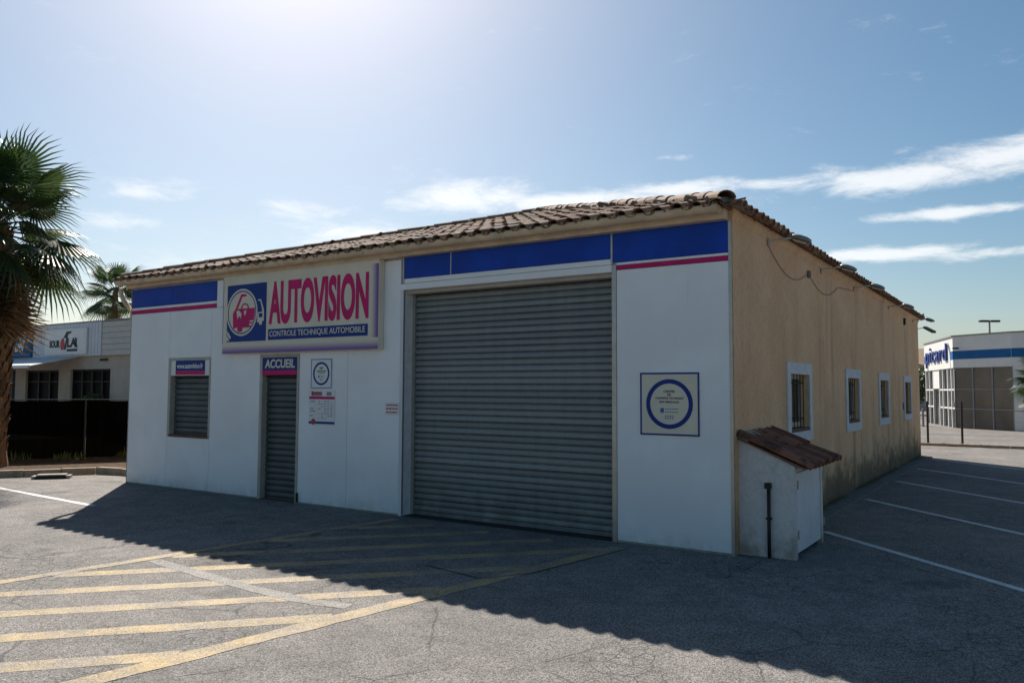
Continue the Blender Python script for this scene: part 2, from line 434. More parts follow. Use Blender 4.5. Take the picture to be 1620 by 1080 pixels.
def disc_mb(cx, cz, r_in, r_out, y0, y1, n=40, sx=1.0):
    m = MB(); vs = []; fs = []
    for k in range(n):
        a = 2 * PI * k / n; ca, sa = math.cos(a) * sx, math.sin(a)
        for rr in (r_in, r_out):
            for yy in (y0, y1): vs.append((cx + ca * rr, yy, cz + sa * rr))
    for k in range(n):
        a = 4 * k; b = 4 * ((k + 1) % n)
        fs += [(a, b, b + 2, a + 2), (a + 1, a + 3, b + 3, b + 1), (a + 2, b + 2, b + 3, a + 3)]
        if r_in > 0: fs.append((a, a + 1, b + 1, b))
    return m.add(vs, fs)

def text_part(name, s, mat, parent, x0, x1, z0, z1, y, bold=0.0, shear=0.0, M=None, depth=.004, spacing=1.0):
    """flat lettering fitted to a box on a plane facing -Y"""
    cu = bpy.data.curves.new('lettering', 'FONT'); cu.body = s; cu.size = 1; cu.offset = bold; cu.shear = shear; cu.resolution_u = 6
    cu.extrude = .02; cu.space_character = spacing
    ob = bpy.data.objects.new('lettering', cu); C.objects.link(ob)
    dg = bpy.context.evaluated_depsgraph_get(); dg.update()
    me = bpy.data.meshes.new_from_object(ob.evaluated_get(dg)); bpy.data.objects.remove(ob); bpy.data.curves.remove(cu)
    xs = [v.co.x for v in me.vertices]; ys = [v.co.y for v in me.vertices]
    a0, a1, b0, b1 = min(xs), max(xs), min(ys), max(ys)
    for v in me.vertices:
        X = x0 + (v.co.x - a0) / (a1 - a0) * (x1 - x0); Z = z0 + (v.co.y - b0) / (b1 - b0) * (z1 - z0)
        p = Vector((X, y - depth * (v.co.z / .02) * .5, Z))
        v.co = (M @ p) if M is not None else p
    me.materials.clear(); me.materials.append(MATS[mat]); me.name = name
    o = bpy.data.objects.new(name, me); C.objects.link(o)
    if parent is not None: attach(o, parent)
    return o
rng = random.Random(7)

# ================================================================== ground and markings
gm = MB(); N = 14
xs_ = [-900, -300, -100, -45, -25, -12, -4, 4, 12, 25, 60, 160, 400, 900]; ys_ = [-400, -120, -40, -12, -4, 4, 12, 22, 35, 60, 110, 260, 600, 1400]
vs_ = [(x, y, 0.0) for y in ys_ for x in xs_]
gm.add(vs_, [(j * N + i, j * N + i + 1, (j + 1) * N + i + 1, (j + 1) * N + i) for j in range(N - 1) for i in range(N - 1)])
ground = gm.build('ground', 'asphalt', kind='structure')

def strip(name, mat, pts, w_, z, parent=ground):
    rough = w_
    m = MB(); P0 = [Vector((p[0], p[1])) for p in pts]; vs = []; P = [P0[0]]
    for a, b in zip(P0, P0[1:]):
        q = max(1, int((b - a).length / .07)); P += [a.lerp(b, (k + 1) / q) for k in range(q)]
    for i, p in enumerate(P):
        if rough: w_ = rough * (1 + mnoise.noise(Vector((p.x * 3, p.y * 3, 1))) * .16 + rng.uniform(-.06, .06))
        d = (P[min(i + 1, len(P) - 1)] - P[max(i - 1, 0)]).normalized(); n = Vector((-d.y, d.x)) * w_ / 2
        vs += [(p.x + n.x, p.y + n.y, z), (p.x - n.x, p.y - n.y, z)]
    m.add(vs, [(2 * i, 2 * i + 1, 2 * i + 3, 2 * i + 2) for i in range(len(P) - 1)])
    return m.build(name, mat, parent)
# yellow hatched box before the roller door
def lx(y): return -4.60 + (y + .62) * .117          # left edge line
def rx(y): return -1.22 + (y + .31) * .150          # right edge line
YF = -8.2
strip('yellow_line', 'yellow_paint', [(lx(-.25), -.25), (lx(-4), -4), (lx(YF), YF)], .15, .003)
strip('yellow_line', 'yellow_paint', [(rx(-.28), -.28), (rx(-3), -3), (rx(YF), YF)], .185, .003)
dv = Vector((.675, .738)); nv = Vector((.738, -.675))
for k in range(-7, 6):
    s0 = .02 + .665 * k
    pts = []
    for i in range(400):                              # walk along the stripe, keep what lies in the box
        q = nv * s0 + dv * (-9 + i * .04)
        if lx(q.y) + .06 < q.x < rx(q.y) - .06 and YF < q.y < -.3: pts.append((q.x, q.y))
    if len(pts) > 4: strip('yellow_line', 'yellow_paint', [pts[0], pts[len(pts) // 2], pts[-1]], .195, .0015)
strip('faded_line', 'faded_paint', [(-4.85, -3.6), (-4.1, -3.68), (-3.1, -3.78), (-2.4, -3.8), (-1.95, -3.72)], .15, .0024)
strip('tar_seam', 'ink', [(rx(-.3) + .10, -.3), (rx(-1.9) + .10, -1.9), (rx(-2.4) - .1, -2.35), (rx(-2.2) - .9, -2.2)], .018, .0045)
# white parking bays
for (a, b) in (((.44, 2.10), (3.9, -1.28)), ((.33, 5.62), (4.3, 1.42)), ((.33, 8.78), (4.3, 4.66)), ((.33, 11.85), (4.3, 7.8)), ((.33, 14.85), (4.3, 11.1))):
    strip('white_line', 'white_paint', [a, ((a[0] + b[0]) / 2, (a[1] + b[1]) / 2), b], .10, .004)
strip('white_line', 'white_paint', [(-14.0, -1.63), (-12.4, -1.72), (-9.03, -1.92)], .10, .004)

# ---- planted bed, kerb stones
kl = [(-16.6, -4.2), (-15.4, -2.7), (-14.15, -.95), (-13.82, -.45), (-13.5, .32), (-13.15, .62), (-12.45, .66), (-11.46, .74)]
bed = MB(); bv = [(x - .10 * 0, y + .0, .10) for x, y in kl]
bp = [(x - .1, y + .12, .105) for x, y in kl] + [(-11.46, 12, .16), (-22, 12, .2), (-24, -4, .16)]
bed.add(bp, [tuple(range(len(bp)))])
bedo = bed.build('planted_bed', 'soil', kind='structure')
# resample kerb line to stones of about 0.9 m
kp = [Vector((x, y)) for x, y in kl]; L = [0]
for i in range(1, len(kp)): L.append(L[-1] + (kp[i] - kp[i - 1]).length)
def along(s):
    for i in range(1, len(kp)):
        if s <= L[i] or i == len(kp) - 1:
            f = (s - L[i - 1]) / (L[i] - L[i - 1]); return kp[i - 1].lerp(kp[i], min(f, 1))
kerb = bpy.data.objects.new('kerb', None); C.objects.link(kerb); kerb['kind'] = 'structure'
kerb.location = (-13.5, .3, 0)
ns = int(L[-1] / .62)
for i in range(ns):
    a = along(L[-1] * i / ns); b = along(L[-1] * (i + 1) / ns); d = (b - a); ln = d.length; d.normalize(); n = Vector((-d.y, d.x))
    m = MB(); M = Matrix.Translation((a.x, a.y, 0)) @ Matrix(((d.x, n.x, 0, 0), (d.y, n.y, 0, 0), (0, 0, 1, 0), (0, 0, 0, 1)))
    m.box(.006, ln - .006, 0, .13, -.05, .135 + rng.uniform(-.008, .008), M); m.build('kerb_stone', 'kerb_stone', kerb, bevel=.012)
# storm drain at the kerb
dr = thing('storm_drain', 'concrete lid over a dark storm drain slot beside the kerb', 'drain', (-13.25, -.42, 0))
dz = R(52); M = Matrix.Translation((-13.25, -.42, 0)) @ Matrix.Rotation(dz, 4, 'Z')
m = MB(); m.box(-.25, .25, -.11, .11, .06, .085, M); m.build('lid', 'concrete', dr, bevel=.008)
m = MB(); m.box(-.27, .27, -.13, .13, .004, .055, M); m.build('slot', 'dark_gap', dr)
for q in (-.33, .27): m = MB(); m.box(q, q + .06, -.12, .12, .0, .0595, M); m.build('support', 'concrete', dr)
# weeds along the fence foot
gr = MB(); g = random.Random(3)
for i in range(4200):
    tt = g.random(); s_ = g.uniform(-.1, .9)
    x = -20.0 + tt * 6.1 + .1; y = -5.3 + tt * 10.2; x += s_ * .857; y -= s_ * .515
    if mnoise.noise(Vector((x * 1.4, y * 1.4, 0))) < -.02 + s_ * .35: continue
    hh = g.uniform(.05, .24) * (1.15 - s_ * .6); a = g.uniform(0, 6.28); wd = g.uniform(.012, .03); ln = g.uniform(.03, .12)
    dx, dy = math.cos(a), math.sin(a)
    gr.add([(x - dy * wd, y + dx * wd, .1), (x + dy * wd, y - dx * wd, .1), (x + dx * ln, y + dy * ln, .1 + hh)], [(0, 1, 2)])
go = gr.build('weeds', 'grass_blade', kind='stuff'); tag(go, 'green weeds growing in the bed along the black netted fence', 'weeds')

# ================================================================== the inspection building
W_, L_ = 11.42, 15.62
bld = thing('inspection_building', 'single storey vehicle inspection building with white front and ochre side wall', 'building', (-5.7, 7.8, 0))
WT = 3.66
# front wall of masonry behind the cladding, split by the openings
m = MB()
for a, b, z0, z1 in ((-W_, -10.2, 0, WT), (-10.2, -9.0, 0, .92), (-10.2, -9.0, 2.26, WT), (-9.0, -7.66, 0, WT), (-7.66, -6.84, 2.26, WT), (-6.84, -4.68, 0, WT), (-4.68, -1.44, 3.14, WT), (-1.44, -.25, 0, WT)):
    m.box(a, b, .035, .24, z0, z1)
m.build('front_wall', 'white_render', bld)
# right wall with four window openings (the ochre one)
WIN = [(2.13, 3.45), (5.85, 7.15), (9.10, 10.42), (12.62, 13.92)]
OZ0, OZ1 = 1.20, 1.975
m = MB(); y = .034
for (a, b) in WIN:
    oa, ob = a + .16, b - .15
    m.box(-.25, 0, y, oa, 0, WT + .09); m.box(-.25, 0, oa, ob, 0, OZ0); m.box(-.25, 0, oa, ob, OZ1, WT + .09); y = ob
m.box(-.25, 0, y, L_, 0, WT + .09)
m.build('side_wall', 'stucco', bld)
m = MB(); m.box(-W_, -W_ + .22, .24, L_, 0, WT); m.build('end_wall', 'stucco', bld)
m = MB(); m.box(-W_ + .22, -.25, L_ - .22, L_, 0, WT); m.build('rear_wall', 'stucco', bld)
# thin cornice under the side eave
m = MB(); m.prism([(0.002, 3.60), (.02, 3.63), (.04, 3.69), (.04, 3.725), (0.002, 3.725)], 'y', .02, L_); m.build('cornice', 'stucco', bld)
# side windows
for i, (a, b) in enumerate(WIN):
    oa, ob = a + .16, b - .15
    wobj = MB().box(-.145, -.13, oa, ob, OZ0 + .05, OZ1).build('window', 'glass', bld)
    B('surround', 'white_render', wobj, (.002, .022, a, oa, 1.06, 2.13), (.002, .022, ob, b, 1.06, 2.13), (.002, .022, oa, ob, OZ1, 2.13), (.002, .022, oa, ob, 1.06, OZ0))
    B('window_frame', 'beige_frame', wobj, (-.13, -.10, oa, oa + .05, OZ0 + .05, OZ1), (-.13, -.10, ob - .05, ob, OZ0 + .05, OZ1), (-.13, -.10, oa + .05, ob - .05, OZ1 - .06, OZ1), (-.13, -.10, oa + .05, ob - .05, OZ0 + .05, OZ0 + .12), (-.128, -.105, (oa + ob) / 2 - .025, (oa + ob) / 2 + .025, OZ0 + .12, OZ1 - .06))
    B('sill', 'rust_brown', wobj, (-.128, .012, oa + .002, ob - .002, OZ0 + .003, OZ0 + .045))
    for k in range(6):
        yy = oa + (k + .5) * (ob - oa) / 6
        MB().tube([(-.05, yy, OZ0 + .046), (-.05, yy, OZ1 - .001)], .0065, 6).build('bar', 'iron', wobj)
    for zz in (OZ0 + .16, OZ1 - .12):
        B('cross_bar', 'iron', wobj, (-.066, -.060, oa + .001, ob - .001, zz, zz + .018))

# ---- white cladding panels; joints 6 mm
def panels(lst, mat='white_panel', name='cladding_panel', y0=0.0, y1=.03):
    for a, b, z0, z1 in lst: MB().box(a + .003, b - .003, y0, y1, z0 + .003, z1 - .003).build(name, mat, bld, bevel=.003)
panels([(-11.42, -10.2, .02, 3.12), (-10.2, -9.0, .02, .90), (-10.2, -9.0, 2.28, 3.12), (-9.0, -7.72, .02, 3.12), (-7.72, -6.80, 2.29, 3.12),
        (-6.80, -5.76, .02, 3.58), (-5.76, -4.74, .02, 3.58), (-8.88, -6.80, 3.12, 3.58), (-1.38, -.035, .02, 3.16)])
panels([(-11.42, -8.88, 3.19, 3.24), (-4.68, -1.44, 3.23, 3.30), (-1.38, -.035, 3.215, 3.25)])
panels([(-11.42, -8.88, 3.124, 3.19), (-1.38, -.035, 3.164, 3.215)], 'magenta', 'stripe')
panels([(-11.42, -10.16, 3.24, 3.58), (-10.16, -8.88, 3.24, 3.58), (-4.68, -3.85, 3.30, 3.60), (-3.85, -1.455, 3.30, 3.60), (-1.425, -.035, 3.25, 3.60)], 'blue_panel', 'fascia_panel')
B('corner_trim', 'aluminium', bld, (-.035, .0, -.006, -.001, .0, 3.60)); B('corner_trim', 'aluminium', bld, (-W_ - .012, -W_ - .002, -.004, .034, 0, 3.56))
B('panel_trim', 'aluminium', bld, (-1.452, -1.428, -.004, .03, 3.25, 3.60)); B('panel_trim', 'aluminium', bld, (-3.858, -3.842, -.004, -.001, 3.30, 3.60))
B('panel_trim', 'aluminium', bld, (-4.70, -4.682, -.004, .03, .02, 3.60))
for b_ in ((-11.42, -7.72), (-6.80, -4.74), (-1.38, 0)): B('base_trim', 'concrete', bld, (*b_, .006, .034, -.02, .02))
# ---- roller door
dy = .235
rd = MB().box(-4.68, -1.44, dy + .03, dy + .05, 0, 3.14).build('roller_door', 'dark_gap', bld)
B('jamb', 'fascia_white', rd, (-4.74, -4.685, -.006, .234, .0, 3.14)); B('jamb', 'aluminium', rd, (-1.438, -1.38, -.006, .24, .0, 3.22))
B('lintel', 'white_panel', rd, (-4.74, -1.438, -.012, .06, 3.142, 3.225))
B('lintel_lining', 'beige_frame', rd, (-4.68, -1.44, .062, .22, 3.09, 3.138))
B('guide_rail', 'aluminium', rd, (-4.683, -4.63, dy - .05, dy - .003, 0, 3.09)); B('guide_rail', 'aluminium', rd, (-1.49, -1.441, dy - .05, dy - .003, 0, 3.09))
def slat_mesh(w_, pitch, bulge, mat):
    prof = [(.012, .0), (.0, .015), (-bulge * .55, .05), (-bulge, .16), (-bulge * 1.05, .45), (-bulge * .75, .74), (-bulge * .2, .85), (.016, .90), (.018, 1.0)]
    m = MB(); vs = []
    for xx in (-w_ / 2, w_ / 2):
        for (dd, zz) in prof: vs.append((xx, dd, zz * pitch))
    n = len(prof); m.add(vs, [(i, i + n, i + n + 1, i + 1) for i in range(n - 1)])
    me = m.mesh('slat', mat, smooth=False)
    return me
ns_ = 36; p_ = (3.085 - .06) / ns_
sm = slat_mesh(3.14, p_, .018, 'shutter_metal')
for i in range(ns_):
    M = Matrix.Translation((-3.06, dy + rng.uniform(-.0025, .0025), .06 + i * p_)) @ Matrix.Rotation(rng.uniform(-.0009, .0009), 4, 'Y')
    place('slat', sm, M, rd)
B('bottom_bar', 'shutter_metal', rd, (-4.63, -1.49, dy - .02, dy + .015, .008, .06))
B('threshold', 'rubber_and_shadow', bld, (-4.683, -1.44, .0, .23, -.02, .0055))  # near-black colour stands in for the shadow gap under the shutter
# ---- entrance door shutter
dd_ = .10
ed = MB().box(-7.66, -6.84, dd_ + .03, dd_ + .05, 0, 2.26).build('entrance_door', 'dark_gap', bld)
B('door_frame', 'beige_frame', ed, (-7.72, -7.655, -.008, .16, 0, 2.29), (-6.845, -6.80, -.008, .16, 0, 2.29), (-7.655, -6.845, -.008, .16, 2.245, 2.29))
pd = (1.93 - .04) / 20; dsm = slat_mesh(.80, pd, .014, 'green_shutter')
for i in range(20): place('slat', dsm, Matrix.Translation((-7.25, dd_ + rng.uniform(-.002, .002), .04 + i * pd)), ed)
B('bottom_bar', 'green_shutter', ed, (-7.65, -6.85, dd_ - .015, dd_ + .015, .006, .04)); B('shutter_head', 'iron', ed, (-7.65, -6.85, dd_ - .03, dd_ + .02, 1.93, 1.955))
B('threshold', 'rust_brown', ed, (-7.66, -6.84, -.02, .09, -.02, .012))
B('floor_latch', 'iron', bld, (-6.79, -6.775, -.035, -.0, .02, .16))
# ---- front window shutter
wobj = MB().box(-10.2, -9.0, dd_ + .03, dd_ + .05, .92, 2.26).build('shuttered_window', 'dark_gap', bld)
B('window_frame', 'beige_frame', wobj, (-10.2, -10.13, -.006, .16, .90, 2.28), (-9.035, -9.0, -.006, .16, .90, 2.28), (-10.13, -9.035, -.006, .16, 2.235, 2.28))
B('sill', 'rust_brown', wobj, (-10.13, -9.035, -.02, .15, .905, .945))
pw = (1.94 - .975) / 10; wsm = slat_mesh(1.09, pw, .014, 'green_shutter')
for i in range(10): place('slat', wsm, Matrix.Translation((-9.583, dd_ + rng.uniform(-.002, .002), .975 + i * pw)), wobj)
B('bottom_bar', 'green_shutter', wobj, (-10.125, -9.04, dd_ - .015, dd_ + .015, .947, .975)); B('shutter_head', 'iron', wobj, (-10.125, -9.04, dd_ - .03, dd_ + .02, 1.94, 1.97))
B('header_panel', 'sign_white', wobj, (-10.128, -9.037, .0, .07, 1.972, 2.233))

# ---- roof: hipped, canal tiles
TAN = .29; SL = math.atan(TAN); ZE = 3.775
OF, OS = .25, .075                                     # overhang front, sides
x0, x1, y0, y1 = -W_ - OS, OS, -OF, L_ + OF
cx_ = (x0 + x1) / 2; half = (x1 - x0) / 2
def rz_(d): return ZE - OF * TAN + d * TAN            # height of the deck, d in from the eave
za = rz_(0); zr = rz_(half)
roof = MB()
rb = [(x0, y0, za), (x1, y0, za), (x1, y1, za), (x0, y1, za), (cx_, y0 + half, zr), (cx_, y1 - half, zr)]
IN = .07
rb = [(x0 + IN, y0 + IN, za + IN * TAN), (x1 - IN, y0 + IN, za + IN * TAN), (x1 - IN, y1 - IN, za + IN * TAN), (x0 + IN, y1 - IN, za + IN * TAN)] + rb[4:]
roof.add(rb + [(p[0], p[1], p[2] - .012) for p in rb[:4]], [(0, 1, 4), (1, 2, 5, 4), (2, 3, 5), (3, 0, 4, 5), (0, 6, 7, 1), (1, 7, 8, 2), (2, 8, 9, 3), (3, 9, 6, 0), (6, 9, 8, 7)])
roof_o = roof.build('roof', 'roof_deck', bld)
def canal(w0, w1, ln, rise, th=.012, n=7, up_=True):
    """half-round tile; local X across, +Y up-slope (narrow end up for a cover), Z out"""
    vs = []; fs = []
    for yy, w_ in ((0, w0), (ln, w1)):
        for lay in (0, 1):
            for k in range(n + 1):
                a = PI * k / n; rr = w_ / 2 - lay * th
                z = math.sin(a) * (rise - lay * th)
                vs.append((-math.cos(a) * rr, yy, z if up_ else -z))
    m_ = n + 1; A, Bq, Cc, D = 0, m_, 2 * m_, 3 * m_
    for k in range(n):
        fs += [(A + k, A + k + 1, Cc + k + 1, Cc + k), (Bq + k + 1, Bq + k, D + k, D + k + 1), (A + k + 1, A + k, Bq + k, Bq + k + 1)]
    return vs, fs
PITCH_T, EXPO = .222, .335
cov = canal(.178, .145, .44, .074); pan = canal(.150, .175, .44, .048, up_=False); hipt = canal(.225, .19, .48, .085, n=8)
def tile_mesh(d, name='tile', mat='clay_tile'):
    m = MB(); m.add(*d); return m.mesh(name, mat)
cov_me, hip_me = tile_mesh(cov), tile_mesh(hipt, 'hip_tile')
for me in (cov_me, hip_me):
    for p in me.polygons: p.use_smooth = False
covers, pans, hips = [], [], []
trg = random.Random(11)
def slope(origin, ud, ind, length, depth_fn, store=True):
    """tiles over one roof plane. ud = along the eave, ind = horizontal direction up-slope"""
    ud = Vector(ud); ind = Vector(ind); upv = (ind + Vector((0, 0, TAN))).normalized(); nrm = ud.cross(upv).normalized()
    if nrm.z < 0: nrm = -nrm
    n = int(length / PITCH_T); off = (length - n * PITCH_T) / 2 + PITCH_T / 2
    for i in range(n):
        u = off + i * PITCH_T
        for j in range(40):
            s = -.05 + j * EXPO; d = s * math.cos(SL)
            lim = depth_fn(u)
            if d > lim - .08: break
            for kind in (0, 1):
                uu = u + (PITCH_T / 2 if kind else 0)
                p = Vector(origin) + ud * uu + ind * d + Vector((0, 0, TAN * d)) + nrm * (.030 if kind == 0 else .052) - upv * (.025 if kind == 0 else 0)
                if kind == 0: p -= nrm * .008
                r3 = Matrix((ud, upv, nrm)).transposed().to_4x4()
                if r3.determinant() < 0: r3 = Matrix((-ud, upv, nrm)).transposed().to_4x4()
                jit = Matrix.Rotation(trg.uniform(-.05, .05), 4, 'Z') @ Matrix.Rotation(-trg.uniform(.02, .055) if kind == 0 else -.015, 4, 'X')
                M = Matrix.Translation(p + nrm * trg.uniform(-.004, .014) - upv * trg.uniform(0, .018)) @ r3 @ jit
                (covers if kind == 0 else pans).append(M)
lf, ls = x1 - x0, y1 - y0
slope((x0, y0, za), (1, 0, 0), (0, 1, 0), lf, lambda u: min(u, lf - u))
slope((x1, y0, za), (0, 1, 0), (-1, 0, 0), ls, lambda u: min(u, ls - u, half))
slope((x0, y0, za), (0, 1, 0), (1, 0, 0), ls, lambda u: min(u, ls - u, half))
slope((x0, y1, za), (1, 0, 0), (0, -1, 0), lf, lambda u: min(u, lf - u))
def hip_line(a, b, ex=.37, lift=.075):
    a, b = Vector(a), Vector(b); d = (b - a); ln = d.length; d.normalize(); sd = d.cross(Vector((0, 0, 1))).normalized(); nn = sd.cross(d)
    for i in range(int(ln / ex) + 1):
        jit = Matrix.Rotation(trg.uniform(-.03, .03), 4, 'Z') @ Matrix.Rotation(-.03, 4, 'X')
        M = Matrix.Translation(a + d * (i * ex + .10) + nn * (lift + trg.uniform(-.006, .008))) @ Matrix((sd, d, nn)).transposed().to_4x4() @ jit
        hips.append(M)
ap1, ap2 = (cx_, y0 + half, zr), (cx_, y1 - half, zr)
for c_ in ((x0, y0, za), (x1, y0, za)): hip_line(c_, ap1)
for c_ in ((x0, y1, za), (x1, y1, za)): hip_line(c_, ap2)
hip_line(ap1, ap2)
eye = Vector(cam.location)
def facing(M):
    p = M.translation; return (eye - p).length + (0 if (M.col[2].to_3d().dot((eye - p).normalized()) > -.12) else 60)
covers.sort(key=facing)
for M in covers[:300]: place('tile', cov_me, M, roof_o)
rest = MB()
for M in covers[300:]: rest.add([M @ Vector(v) for v in cov[0]], cov[1])
for M in pans: rest.add([M @ Vector(v) for v in pan[0]], pan[1])
ro = rest.build('tile_field', 'clay_tile', roof_o, kind='stuff')
for M in hips: place('hip_tile', hip_me, M, roof_o)
# mortar fill at the front right corner, seen under the last hip tile
B('eave_board', 'gutter_beige', roof_o, (-W_ - .02, -.04, -.12, .03, 3.60, 3.715))
# ---- gutter, brackets, swan-neck downpipe
m = MB(); vs = []; n = 10; gx0, gx1 = -11.52, -.06
gy, gz, gr_ = -.236, 3.728, .074
for lay, rr in ((0, gr_), (1, gr_ - .006)):
    for xx in (gx0, gx1):
        for k in range(n + 1):
            a = PI + PI * k / n; vs.append((xx, gy + math.cos(a) * rr, gz + math.sin(a) * rr * 1.15))
q = n + 1; fs = []
for k in range(n):
    fs += [(k, k + 1, q + k + 1, q + k), (2 * q + k + 1, 2 * q + k, 3 * q + k, 3 * q + k + 1)]
fs += [(0, q, 3 * q, 2 * q), (n, 2 * q + n, 3 * q + n, q + n)]
m.add(vs, fs); gut = m.build('gutter', 'gutter_beige', bld, smooth=True)
for xx in (gx0, gx1):
    cap = MB(); pts = [(gy + math.cos(PI + PI * k / n) * (gr_ + .004), gz + math.sin(PI + PI * k / n) * (gr_ + .004) * 1.15) for k in range(n + 1)]
    cap.prism(pts, 'x', xx - .006 if xx < -5 else xx + .001, xx - .001 if xx < -5 else xx + .007); cap.build('end_cap', 'gutter_beige', gut)
for i in range(19):
    xx = gx1 - .35 - i * .6
    m = MB(); pts = [(xx, gy + math.cos(PI + PI * k / 8) * (gr_ + .005), gz + math.sin(PI + PI * k / 8) * (gr_ + .005) * 1.15) for k in range(9)]
    m.tube(pts, .008, 5); m.build('bracket', 'gutter_beige', gut)
MB().tube([(-11.44, -.205, 3.60), (-11.46, -.20, 3.50), (-11.50, -.12, 3.38), (-11.505, -.02, 3.27), (-11.505, .06, 3.16), (-11.505, .09, 2.9), (-11.505, .09, .1)], .042, 10).build('downpipe', 'gutter_beige', bld, smooth=True)

# ================================================================== things on the front
# big sign
sg = thing('shop_sign', 'large cream sign reading AUTOVISION with blue car logo above the entrance', 'sign', (-6.81, -.06, 2.3))
SX0, SX1, SZ0, SZ1 = -8.55, -5.05, 2.315, 3.60
MB().box(SX0, SX1, -.118, -.004, SZ0, SZ1).build('sign_box', 'sign_cream', sg, bevel=.008)
def edge_strip(a, b, wd, inward, name='border'):
    """strip whose local X runs from the cream side to the purple rim"""
    a, b = Vector(a), Vector(b); d = (b - a).normalized(); ln = (b - a).length; ox = -Vector(inward)
    m = MB(); m.box(0, wd, 0, ln, 0, .003)
    nz_ = ox.cross(d)
    M = Matrix((ox, d, nz_)).transposed().to_4x4(); M.translation = a - ox * wd
    o = place(name, m.mesh(name, 'sign_edge'), M, sg); return o
edge_strip((SX1 - .006, -.121, SZ0 + .17), (SX1 - .006, -.121, SZ1 - .06), .15, (-1, 0, 0))
edge_strip((SX1 - .006, -.121, SZ0 + .006), (SX0 + .01, -.121, SZ0 + .006), .15, (0, 0, 1))
for c_, nm in (((SX0 + .005, SX0 + .014, -.1215, -.119, SZ0 + .17, SZ1 - .06), 'rim'),): B(nm, 'sign_purple', sg, c_)
lg = MB().box(-8.43, -7.46, -.124, -.1185, 2.51, 3.44).build('logo', 'sign_blue', sg)
lcx, lcz = -8.05, 2.985
disc_mb(lcx, lcz, .355, .385, -.128, -.1245, 44).build('outer_ring', 'sign_cream', lg)
disc_mb(lcx, lcz, .001, .335, -.127, -.1245, 44).build('lens', 'sign_cream', lg)
def lp(poly, mat, y=-.1302, name='car_mark'): MB().prism([(lcx + a, lcz + b) for a, b in poly], 'y', y, y + .003).build(name, mat, lg)
lp([(-.20, .02), (-.16, .06), (-.02, .30), (.10, .29), (.11, .255), (.01, .255), (-.11, .06), (.325, .06), (.325, -.02), (.30, -.14), (.20, -.14), (.20, -.165), (.28, -.165), (.27, -.19), (.19, -.19), (.19, -.22), (.25, -.22), (.22, -.25), (.03, -.25), (.01, -.315), (-.09, -.315), (-.11, -.24), (-.21, -.26), (-.225, -.02)], 'magenta')
lp([(-.13, .02), (-.08, .04), (.0, -.02), (-.02, -.10), (-.06, -.05), (-.10, -.11)], 'sign_cream', -.1335); lp([(.06, .02), (.12, .03), (.11, -.03), (.07, -.06)], 'sign_cream', -.1335)
MB().tube([(lcx + .08 + math.cos(PI * k / 10) * .085, -.131, lcz + .06 + math.sin(PI * k / 10) * .075) for k in range(11)], .011, 5).build('wheel_mark', 'magenta', lg)
lp([(.40, .19), (.47, .19), (.545, .02), (.55, -.16), (.51, -.16), (.50, -.22), (.44, -.22), (.43, -.18), (.385, -.18), (.395, -.02), (.51, -.01), (.455, .165), (.40, .165)], 'sign_cream', name='van_mark')
lp([(.43, -.035), (.51, -.035), (.51, -.10), (.43, -.10)], 'sign_blue', -.1335, 'van_mark')
lp([(-.36, -.29), (-.32, -.33), (-.26, -.40), (-.29, -.43), (-.36, -.36)], 'sign_cream', name='handle_mark'); lp([(-.40, -.36), (-.36, -.38), (-.30, -.455), (-.385, -.455)], 'sign_cream', name='handle_mark')
text_part('lettering', 'AUTOVISION', 'magenta', sg, -7.395, -5.245, 2.755, 3.44, -.121, bold=.038, spacing=1.0)
bar = MB().box(-7.40, -5.255, -.124, -.1185, 2.515, 2.685).build('name_bar', 'sign_blue', sg)
text_part('lettering', 'CONTROLE TECHNIQUE AUTOMOBILE', 'sign_cream', bar, -7.365, -5.30, 2.55, 2.655, -.1265, bold=.008)
# door and window header signs
s = thing('door_sign', 'blue and magenta header sign reading ACCUEIL above the narrow entrance shutter', 'sign', (-7.25, .03, 1.97))
B('board', 'sign_blue', s, (-7.652, -6.848, -.012, .03, 2.045, 2.243)); B('stripe', 'magenta', s, (-7.652, -6.848, -.015, .03, 1.965, 2.042))
text_part('lettering', 'ACCUEIL', 'sign_cream', s, -7.59, -6.89, 2.075, 2.215, -.0145, bold=.03, shear=.08)
s = thing('window_sign', 'small blue and magenta web address sign above the shuttered front window', 'sign', (-9.58, .045, 1.985))
B('board', 'sign_blue', s, (-9.98, -9.16, -.010, -.001, 2.055, 2.233)); B('stripe', 'magenta', s, (-9.98, -9.16, -.012, -.001, 1.985, 2.052))
text_part('lettering', 'www.autovision.fr', 'sign_white', s, -9.94, -9.20, 2.095, 2.185, -.0125, bold=.02)
